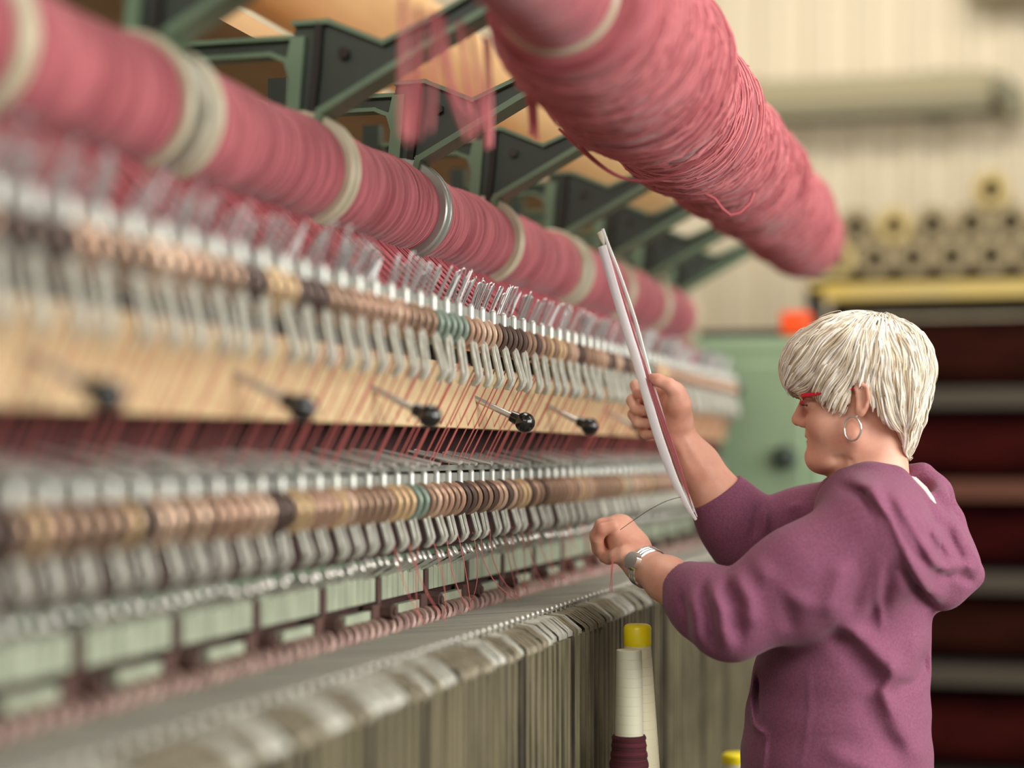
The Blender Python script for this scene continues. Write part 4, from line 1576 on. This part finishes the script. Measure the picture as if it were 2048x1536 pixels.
for i in range(seg):
    G = H.grad(P)
    D_ = flow(P.copy(), 0.0, crown_j)
    D_[:, 1] += 0.45 * noise3(P, 55, 3)
    D_[:, 0] += 0.40 * noise3(P, 60, 4)
    D_ = D_ - G * (D_ * G).sum(1, keepdims=True)
    D_ /= np.maximum(np.linalg.norm(D_, axis=1, keepdims=True), 1e-6)
    P = P + D_ * (step * alive)[:, None]
    tgt = lift + 0.0022 * noise3(P, 130, 9) + 0.0010
    err = H.sample(P) - tgt
    low = P[:, 2] < np.interp(P[:, 0], bx_, bz_) + 0.003
    P = np.where(low[:, None], P, P - (np.clip(err, -.004, .004))[:, None] * G)
    below = np.interp(P[:, 0], bx_, bz_) - P[:, 2]
    inear = (P[:, 0] > earx[0]) & (P[:, 0] < earx[1])
    alive = np.where(below > np.where(inear, -0.003, ext), 0.1, alive)
    paths.append(P.copy())
paths = np.stack(paths, 1)                          # strands x points x 3
ns, npt = paths.shape[:2]
T = np.gradient(paths, axis=1)
T /= np.maximum(np.linalg.norm(T, axis=2, keepdims=True), 1e-9)
Nn = H.grad(paths.reshape(-1, 3)).reshape(ns, npt, 3)
Bn = np.cross(T, Nn)
Bn /= np.maximum(np.linalg.norm(Bn, axis=2, keepdims=True), 1e-9)
Nn = np.cross(Bn, T)
taper = np.interp(np.linspace(0, 1, npt), [0, 0.15, 0.7, 1.0], [0.35, 1.0, 0.9, 0.12])
rad = rs_.uniform(0.00055, 0.00115, ns)[:, None] * taper[None]
ringv = []
for q in range(4):
    an = q * math.pi / 2
    ringv.append(paths + Bn * (rad * math.cos(an) * 1.5)[..., None] + Nn * (rad * math.sin(an) * 0.7)[..., None])
Vh = np.stack(ringv, 2).reshape(-1, 3)
ii = (np.arange(ns)[:, None, None] * npt + np.arange(npt - 1)[None, :, None]) * 4
qq = np.arange(4)[None, None]
Qh = np.stack([ii + qq, ii + (qq + 1) % 4, ii + 4 + (qq + 1) % 4, ii + 4 + qq], -1).reshape(-1, 4)
me = bpy.data.meshes.new('hair_strands')
me.vertices.add(len(Vh))
me.vertices.foreach_set('co', Vh.astype(np.float32).ravel())
me.loops.add(len(Qh) * 4)
me.loops.foreach_set('vertex_index', Qh.astype(np.int32).ravel())
me.polygons.add(len(Qh))
me.polygons.foreach_set('loop_start', np.arange(0, len(Qh) * 4, 4, dtype=np.int32))
me.polygons.foreach_set('loop_total', np.full(len(Qh), 4, np.int32))
me.polygons.foreach_set('use_smooth', np.ones(len(Qh), bool))
me.update(calc_edges=True)
M['hair'] = island_mat('platinum_hair', [(172, 146, 108), (226, 212, 184), (246, 240, 226), (253, 251, 245), (238, 228, 206), (252, 248, 240), (206, 184, 148)], 0.38, 0.5)
M['hair_base'] = mat('dark_blonde_base', (196, 172, 132), 0.6, c2=(224, 206, 174), scale=(60, 60, 12))
me.materials.append(M['hair'])
H.D = HC + 0.0022
hb = wpart('hair', H.mesh('hair', M['hair_base'], 1), 'short layered platinum blonde hair')
so = wpart('hair_strands', me, None, hb, 'stuff')

# ------------------------------------------------ hoodie
SHC = W(1752, 1085, -0.140)
C = Field((-0.515, YP - 0.305, 0.76), (-0.035, YP + 0.285, 1.45), 0.0034)
# trunk, a stack of rounded sections following the outline of the photo
for (py, x0, x1, ry) in ((1035, 1650, 1835, .150), (1110, 1640, 1868, .165), (1190, 1590, 1868, .170), (1270, 1540, 1856, .165), (1340, 1512, 1858, .162),
                         (1420, 1496, 1860, .162), (1500, 1486, 1864, .168), (1580, 1482, 1872, .175), (1660, 1486, 1876, .18), (1740, 1500, 1872, .18)):
    a, b_ = W(x0, py), W(x1, py)
    C.ell((a + b_) / 2, ((b_[0] - a[0]) / 2, ry, 0.068), 0.045)
C.cap(W(1705, 1015, -0.075), SHC, 0.048, 0.058, 0.05)
C.cap(W(1770, 1020, -0.06), SHC, 0.052, 0.060, 0.06)
C.cap(W(1690, 1010, 0.075), SHR, 0.050, 0.062, 0.05)
C.cap(W(1765, 1010, 0.06), SHR, 0.052, 0.062, 0.05)
# neckline ring
C.chain([W(1664, 978, -0.004), W(1690, 966, -0.040), W(1735, 958, -0.060), W(1790, 958, -0.058)], [0.014, 0.016, 0.017, 0.017], 0.015)
C.chain([W(1664, 978, 0.004), W(1690, 966, 0.040), W(1735, 958, 0.060), W(1790, 958, 0.058)], [0.014, 0.016, 0.017, 0.017], 0.015)
# sleeves
CUL = lerp(ELL, WRL, 0.50)
C.chain([SHC, lerp(SHC, ELL, .5), ELL], [0.066, 0.070, 0.060], 0.05)
C.chain([ELL, lerp(ELL, WRL, .25), CUL], [0.060, 0.055, 0.0455], 0.02)
CUR = lerp(ELR, WRR, 0.42)
C.chain([SHR, lerp(SHR, ELR, .5), ELR], [0.070, 0.064, 0.058], 0.035)
C.chain([ELR, lerp(ELR, WRR, .2), CUR], [0.058, 0.056, 0.0475], 0.02)
# cut the sleeves off square at the cuffs and open them
for cu, wr, el in ((CUL, WRL, ELL), (CUR, WRR, ELR)):
    n_ = (np.array(wr) - np.array(el))
    n_ /= np.linalg.norm(n_)
    sl, g = C.block(cu - 0.11, cu + 0.11)
    pl = (g[0] - cu[0]) * n_[0] + (g[1] - cu[1]) * n_[1] + (g[2] - cu[2]) * n_[2]
    rr = np.sqrt(np.maximum((g[0] - cu[0]) ** 2 + (g[1] - cu[1]) ** 2 + (g[2] - cu[2]) ** 2 - pl ** 2, 0))
    cut = np.where(rr < 0.075, pl - 0.004, -1)
    C.D[sl] = np.maximum(C.D[sl], cut.astype(np.float32))
    C.cap(cu + n_ * 0.012, cu - n_ * 0.004, 0.040, 0.037, 0.006, 'sub')
# hood lying down the back
hood = [((1742, 962, -0.075), .018), ((1765, 1010, -0.098), .022), ((1800, 1080, -0.104), .026), ((1845, 1150, -0.080), .030), ((1885, 1180, -0.030), .030)]
C.chain([W(*p) for p, r in hood], [r for p, r in hood], 0.022)
C.chain([W(p[0], p[1], -p[2]) for p, r in hood], [r for p, r in hood], 0.022)
C.ell(W(1842, 1075, 0), (0.060, 0.090, 0.085), 0.03, rot=roty(-0.5))
C.ell(W(1885, 1120, 0), (0.045, 0.070, 0.062), 0.03, rot=roty(-0.7))
C.cap(W(1905, 1145, -0.03), W(1948, 1150, 0.0), 0.020, 0.014, 0.02)
C.chain([W(1790, 978, -0.058), W(1828, 1006, -0.064), W(1860, 1038, -0.064), W(1892, 1065, -0.055), W(1935, 1125, -0.03)], [0.012, 0.014, 0.016, 0.017, 0.015], 0.014)
C.chain([W(1800, 944, 0.045), W(1845, 950, 0.045), W(1880, 985, 0.045), W(1902, 1040, 0.04), W(1935, 1120, 0.02)], [0.013, 0.016, 0.017, 0.018, 0.016], 0.014)
C.cap(W(1880, 1000, -0.02), W(1868, 972, 0.045), 0.016, 0.018, 0.012)
# hollow of the hood and neck opening
C.ell(W(1832, 972, -0.008), (0.026, 0.040, 0.024), 0.008, mode='sub')
C.ell(W(1752, 936, 0), (0.052, 0.052, 0.034), 0.012, mode='sub')
# folds of the hood, its edge first
NEAR = (YP - 0.31, YP - 0.02)
for pts, w, amp in (
        ([(1690, 968, -.06), (1735, 985, -.10), (1775, 1040, -.12), (1805, 1110, -.12), (1845, 1190, -.11), (1868, 1222, -.07)], .006, -.011),
        ([(1705, 958, -.06), (1752, 978, -.10), (1792, 1035, -.12), (1822, 1105, -.12), (1860, 1180, -.11), (1890, 1205, -.07)], .011, .010),
        ([(1790, 975, -.08), (1830, 1050, -.115), (1875, 1120, -.10), (1925, 1165, -.05)], .008, .008),
        ([(1775, 980, -.09), (1815, 1055, -.12), (1862, 1135, -.11)], .007, -.007),
        ([(1850, 1050, -.06), (1868, 1080, -.09), (1895, 1120, -.085)], .006, -.002),
        ([(1872, 1045, -.06), (1885, 1080, -.085), (1912, 1125, -.06)], .007, .006),
        ([(1895, 1050, -.055), (1908, 1090, -.07), (1935, 1140, -.04)], .005, -.005),
        ([(1895, 1130, -.07), (1925, 1125, -.05), (1955, 1140, -.02)], .006, .006),
        ([(1880, 1150, -.08), (1915, 1150, -.06), (1950, 1165, -.02)], .006, -.006)):
    C.fold([W(*p) for p in pts], w * 1.15, amp * 1.35, NEAR)
# folds of the near sleeve
def sl_(px, py, dy):
    return W(px, py, dy)


for pts, w, amp in (
        ([(1500, 1115, -.25), (1560, 1190, -.27), (1640, 1220, -.26)], .012, .006),
        ([(1470, 1140, -.24), (1500, 1200, -.265), (1510, 1260, -.25)], .011, .008),
        ([(1450, 1155, -.235), (1475, 1215, -.262), (1480, 1290, -.24)], .008, -.008),
        ([(1430, 1165, -.22), (1448, 1220, -.25), (1462, 1295, -.23)], .009, .008),
        ([(1412, 1165, -.20), (1425, 1225, -.24), (1436, 1300, -.22)], .007, -.007),
        ([(1392, 1170, -.18), (1402, 1230, -.22), (1412, 1290, -.20)], .009, .006),
        ([(1373, 1180, -.16), (1378, 1225, -.20), (1385, 1270, -.18)], .006, -.004),
        ([(1530, 1150, -.26), (1570, 1210, -.272), (1580, 1270, -.25)], .010, -.005),
        ([(1690, 1120, -.24), (1672, 1180, -.25), (1655, 1240, -.235)], .014, .006),
        ([(1740, 1100, -.235), (1712, 1170, -.245), (1690, 1240, -.23)], .012, -.005),
        ([(1790, 1100, -.22), (1770, 1180, -.225), (1730, 1260, -.19)], .010, -.006)):
    C.fold([W(*p) for p in pts], w * 1.15, amp * 1.35, NEAR)
# armhole seam, back and side folds
for pts, w, amp in (
        ([(1800, 1085, -.20), (1768, 1140, -.205), (1755, 1200, -.195), (1760, 1270, -.175)], .005, .005),
        ([(1808, 1090, -.20), (1775, 1145, -.205), (1763, 1200, -.195)], .005, -.004),
        ([(1680, 1245, -.18), (1735, 1290, -.18), (1770, 1330, -.18), (1785, 1360, -.17)], .012, .012),
        ([(1660, 1250, -.18), (1700, 1300, -.17), (1745, 1360, -.17), (1765, 1390, -.16)], .014, -.010),
        ([(1790, 1310, -.17), (1782, 1350, -.172), (1762, 1385, -.165), (1790, 1440, -.15)], .008, .008),
        ([(1840, 1260, -.15), (1815, 1340, -.16), (1790, 1375, -.16)], .010, .006),
        ([(1850, 1310, -.10), (1830, 1370, -.13), (1795, 1385, -.15)], .009, -.008),
        ([(1760, 1395, -.16), (1800, 1470, -.15), (1850, 1536, -.11)], .016, .008),
        ([(1720, 1380, -.17), (1760, 1460, -.16), (1800, 1530, -.15)], .014, -.006),
        ([(1640, 1500, -.17), (1720, 1530, -.17), (1800, 1580, -.15)], .012, .006),
        ([(1615, 1330, -.165), (1618, 1420, -.165), (1602, 1540, -.17)], .003, .0012)):
    C.fold([W(*p) for p in pts], w * 1.15, amp * 1.0, NEAR)
# kangaroo pocket and hem
for pts, w, amp in (
        ([(1508, 1345, -.06), (1498, 1400, -.10), (1506, 1455, -.125), (1530, 1472, -.145)], .004, .006),
        ([(1514, 1345, -.07), (1505, 1400, -.11), (1512, 1450, -.132)], .005, -.006),
        ([(1530, 1472, -.145), (1524, 1540, -.148), (1520, 1640, -.150)], .003, .003)):
    C.fold([W(*p) for p in pts], w * 1.15, amp * 1.35, NEAR)
# far sleeve
for pts, w, amp in (
        ([(1540, 1000, .04), (1530, 1050, .03), (1500, 1130, .05)], .009, .007),
        ([(1515, 1000, .04), (1510, 1060, .03), (1485, 1125, .05)], .008, -.006),
        ([(1580, 1000, .05), (1600, 1030, .06), (1640, 1040, .09)], .010, .006),
        ([(1470, 1010, .02), (1455, 1050, .02), (1430, 1085, .04)], .007, .003)):
    C.fold([W(*p) for p in pts], w, amp)
# the cloth always lies over the shoulders and trunk beneath it
ax_ = [C.lo[i] + np.arange(C.n[i]) * C.h for i in range(3)]
xm, zm = np.searchsorted(ax_[0], W(1600, 900)[0]), np.searchsorted(ax_[2], W(1700, 985)[2])
z_lo = np.searchsorted(ax_[2], 1.0)
G_ = np.stack(np.meshgrid(ax_[0][xm:], ax_[1], ax_[2][z_lo:zm], indexing='ij'), -1)
sh_ = G_.shape[:3]
C.D[xm:, :, z_lo:zm] = np.minimum(C.D[xm:, :, z_lo:zm], B.sample(G_.reshape(-1, 3)).reshape(sh_) - 0.006)
del B, G_
C.clip(lambda X, Y, Z: 0.80 - Z)
hd = wpart('hoodie', C.mesh('hoodie', M['hoodie'], 2), 'plum hoodie with pushed-up sleeves')
del C
# hem band
k = MB()
a, b_ = W(1486, 1700), W(1872, 1700)
ring_ = [((a[0] + b_[0]) / 2 + (b_[0] - a[0]) * .5 * math.cos(t_), YP + 0.178 * math.sin(t_), 0.80) for t_ in np.linspace(0, 2 * math.pi, 40)[:-1]]
k.tube(ring_, 0.014, 8, closed=True)
wpart('hem_band', k.mesh('hem_band', M['hoodie']), None, hd)
# white lining cord in the hood
k = MB()
k.tube([W(1806, 955, -.052), W(1828, 962, -.054), W(1846, 980, -.056), W(1858, 1000, -.060), W(1866, 1012, -.060)], [.005, .0065, .007, .008, .006], 10)
wpart('drawcord', k.mesh('drawcord', M['white_cloth']), 'white cord at the hood', hd)

# trousers and shoes (below the picture)
Tf = Field((-0.47, YP - 0.21, 0.03), (-0.04, YP + 0.21, 0.90), 0.008)
Tf.ell(W(1680, 1740), (0.135, 0.165, 0.12), 0.04)
for s_ in (-1, 1):
    Tf.chain([(-0.27, YP + 0.09 * s_, 0.80), (-0.275, YP + 0.095 * s_, 0.46), (-0.245, YP + 0.10 * s_, 0.08)], [0.090, 0.064, 0.055], 0.03)
wpart('trousers', Tf.mesh('trousers', M['trouser'], 2), 'dark blue trousers')
for s_ in (-1, 1):
    Sf = Field((-0.47, YP + 0.1 * s_ - 0.08, -0.01), (-0.15, YP + 0.1 * s_ + 0.08, 0.14), 0.006)
    Sf.cap((-0.23, YP + 0.10 * s_, 0.048), (-0.40, YP + 0.105 * s_, 0.036), 0.048, 0.034, 0.03)
    Sf.cap((-0.235, YP + 0.10 * s_, 0.06), (-0.235, YP + 0.10 * s_, 0.10), 0.045, 0.05, 0.03)
    Sf.clip(lambda X, Y, Z: 0.001 - Z)
    tag(wpart('shoe', Sf.mesh('shoe', M['shoe'], 1)), 'black shoe')

# jewellery, watch, glasses
for s_ in (-1, 1):
    k = MB()
    ec = Vector(W(1705, 857, -0.076)) if s_ < 0 else Vector(W(1705, 857, 0.072))
    pts = []
    for q in range(40):
        an = 2 * math.pi * q / 40
        pts.append(ec + Vector((0.0128 * math.cos(an), 0.005 * math.cos(an) * s_, 0.0178 * math.sin(an))))
    k.tube(pts, 0.0018, 10, closed=True)
    k.tube([ec + Vector((0.003, 0, 0.0172)), ec + Vector((0.009, -0.002 * s_, 0.020))], 0.0012, 6)
    tag(wpart('hoop_earring', k.mesh('hoop_earring', M['silver'])), 'silver hoop earring')
k = MB()
pts = [W(1700, 946, -.045), W(1745, 944, -.056), W(1775, 946, -.052), W(1798, 942, -.03), W(1802, 938, 0), W(1798, 942, .03), W(1760, 945, .056), W(1700, 946, .045), W(1672, 952, 0.0)]
fine = []
for i in range(len(pts)):
    for q in range(5):
        fine.append(lerp(pts[i], pts[(i + 1) % len(pts)], q / 5))
k.tube(fine, 0.0009, 6, closed=True)
tag(wpart('necklace', k.mesh('necklace', M['gold'])), 'thin gold chain')
# watch on the near wrist
n_ = Vector(WRL - ELL).normalized()
c_ = Vector(lerp(ELL, WRL, .93))
u_ = n_.orthogonal().normalized()
v_ = n_.cross(u_)
k = MB()
for off in (-0.006, 0, 0.006):
    k.tube([c_ + n_ * off + (u_ * math.cos(t_) + v_ * math.sin(t_)) * 0.0295 for t_ in np.linspace(0, 2 * math.pi, 32)[:-1]], 0.0034, 8, closed=True)
wt_ = wpart('wrist_watch', k.mesh('wrist_watch', M['silver']), 'silver wrist watch')
camdir = Vector((-0.1, -1, 0.15))
camdir = (camdir - n_ * camdir.dot(n_)).normalized()
k = MB()
k.tube([c_ + camdir * 0.029, c_ + camdir * 0.038], [0.015, 0.0135], 20)
wpart('dial', k.mesh('dial', M['silver']), None, wt_)
# red spectacles
k = MB()
for s_ in (-1, 1):
    lens = []
    for q in range(24):
        an = 2 * math.pi * q / 24
        lens.append(Vector(W(1600 + 3 * abs(math.cos(an)), 800 + 10 * math.sin(an), s_ * (0.032 + 0.021 * math.cos(an)))))
    k.tube(lens, 0.0021, 8, closed=True)
k.tube([W(1599, 797, -.011), W(1596, 794, 0), W(1599, 797, .011)], 0.0018, 8)
gl = wpart('spectacles', k.mesh('spectacles', M['red']), 'red-framed spectacles')
for s_ in (-1, 1):
    k = MB()
    k.tube([W(1601, 793, .053 * s_), W(1606, 791, .060 * s_), W(1640, 787, .066 * s_), W(1690, 781, .074 * s_), W(1716, 776, .078 * s_)], [.0028, .0034, .0030, .0022, .0018], 8)
    wpart('temple', k.mesh('temple', M['red']), None, gl)
    k = MB()
    k.box(W(1602, 793, .056 * s_), (0.004, 0.006, 0.007))
    tag(wpart('hinge', k.mesh('hinge', M['lens_temple']), None, gl), 'olive hinge')

# ------------------------------------------------ strips held in the raised hand
M['strip_w'] = mat('white_strip', (226, 222, 224), 0.35, 0.2)
M['strip_c'] = mat('clear_plastic_strip', (214, 214, 210), 0.25, coat=0.4)
st0 = Vector(W(1300, 740, 0.0))
hs = thing('strip_bundle', 'bundle of long pale strips with rose yarn held upright in her raised hand', 'bundle of strips', st0)


def strip(name, P, wd, th, m, label=None):
    P = [Vector(W(*p)) - st0 for p in P]
    fine = []
    for i in range(len(P) - 1):
        for q in range(6):
            fine.append(P[i].lerp(P[i + 1], q / 6))
    fine.append(P[-1])
    rad_ = wd / 2
    for _ in range(4):
        fine = [fine[0]] + [(fine[i - 1] + fine[i] * 2 + fine[i + 1]) / 4 for i in range(1, len(fine) - 1)] + [fine[-1]]
    k = MB()
    n_f = len(fine)
    rr_ = [wd / 2 * min(1.0, 0.30 + (n_f - 1 - i) / (n_f * .32) * .70) for i in range(n_f)]
    k.tube(fine, rr_, 8, flat=th / wd, up=(1, 0, 0.3))
    o = link(name, k.mesh(name, m), hs)
    return tag(o, label)


strip('strip', [(1204, 492, -.016), (1234, 595, -.018), (1254, 659, -.019), (1276, 729, -.020), (1310, 854, -.014), (1342, 945, -.004), (1370, 1005, 0), (1392, 1040, 0)], .0145, .003, M['strip_w'], 'white strip')
strip('strip', [(1205, 458, -.004), (1216, 490, -.005), (1238, 545, -.006), (1272, 643, -.009), (1297, 741, -.016), (1330, 850, -.010), (1366, 960, -.002), (1394, 1034, .0)], .0055, .0032, M['strip_c'], 'clear plastic strip')
strip('strip', [(1208, 500, -.012), (1240, 600, -.014), (1270, 690, -.016), (1305, 790, -.014), (1338, 885, -.006), (1368, 970, 0), (1388, 1024, 0)], .006, .003, M['strip_w'])
for q in range(3):
    o_ = q * 2.6
    strip('yarn', [(1211 + o_ * .5, 500, -.010), (1243 + o_, 600, -.0145), (1268 + o_ * 1.4, 690, -.018), (1303 + o_ * 1.6, 790, -.018), (1334 + o_ * 1.6, 880, -.010), (1364 + o_, 960, -.004), (1386, 1018, 0)], .0026, .0024, M['strand'])
strip('tip_clip', [(1199, 464, -.004), (1202, 470, -.004), (1208, 490, -.005)], .010, .006, M['ivory_grey'], 'clear tip clip')
k = MB()
P = [at(1362, 994, 2.78), at(1335, 1000, 2.78), at(1300, 1018, 2.78), at(1262, 1044, 2.78), at(1240, 1060, 2.78)]
P = [p - st0 for p in P]
fine = [P[i].lerp(P[i + 1], q / 6) for i in range(len(P) - 1) for q in range(6)] + [P[-1]]
for _ in range(12):
    fine = [fine[0]] + [(fine[i - 1] + fine[i] * 2 + fine[i + 1]) / 4 for i in range(1, len(fine) - 1)] + [fine[-1]]
k.tube(fine, 0.0005, 5)
tag(link('loose_thread', k.mesh('loose_thread', M['dark']), hs), 'thin dark thread running to her lower hand')
for q in range(3):
    k = MB()
    P = [at(1224 + q * 2, 1112, 2.79), at(1222 + q, 1150, 2.79), at(1219 + q * 3, 1185, 2.80)]
    k.tube([p for p in P], 0.0004, 4)
    tag(link('slack_thread', k.mesh('slack_thread', M['thread_dark'])), 'fine red thread dangling below her lower hand', 'thread', 'threads below her lower hand')
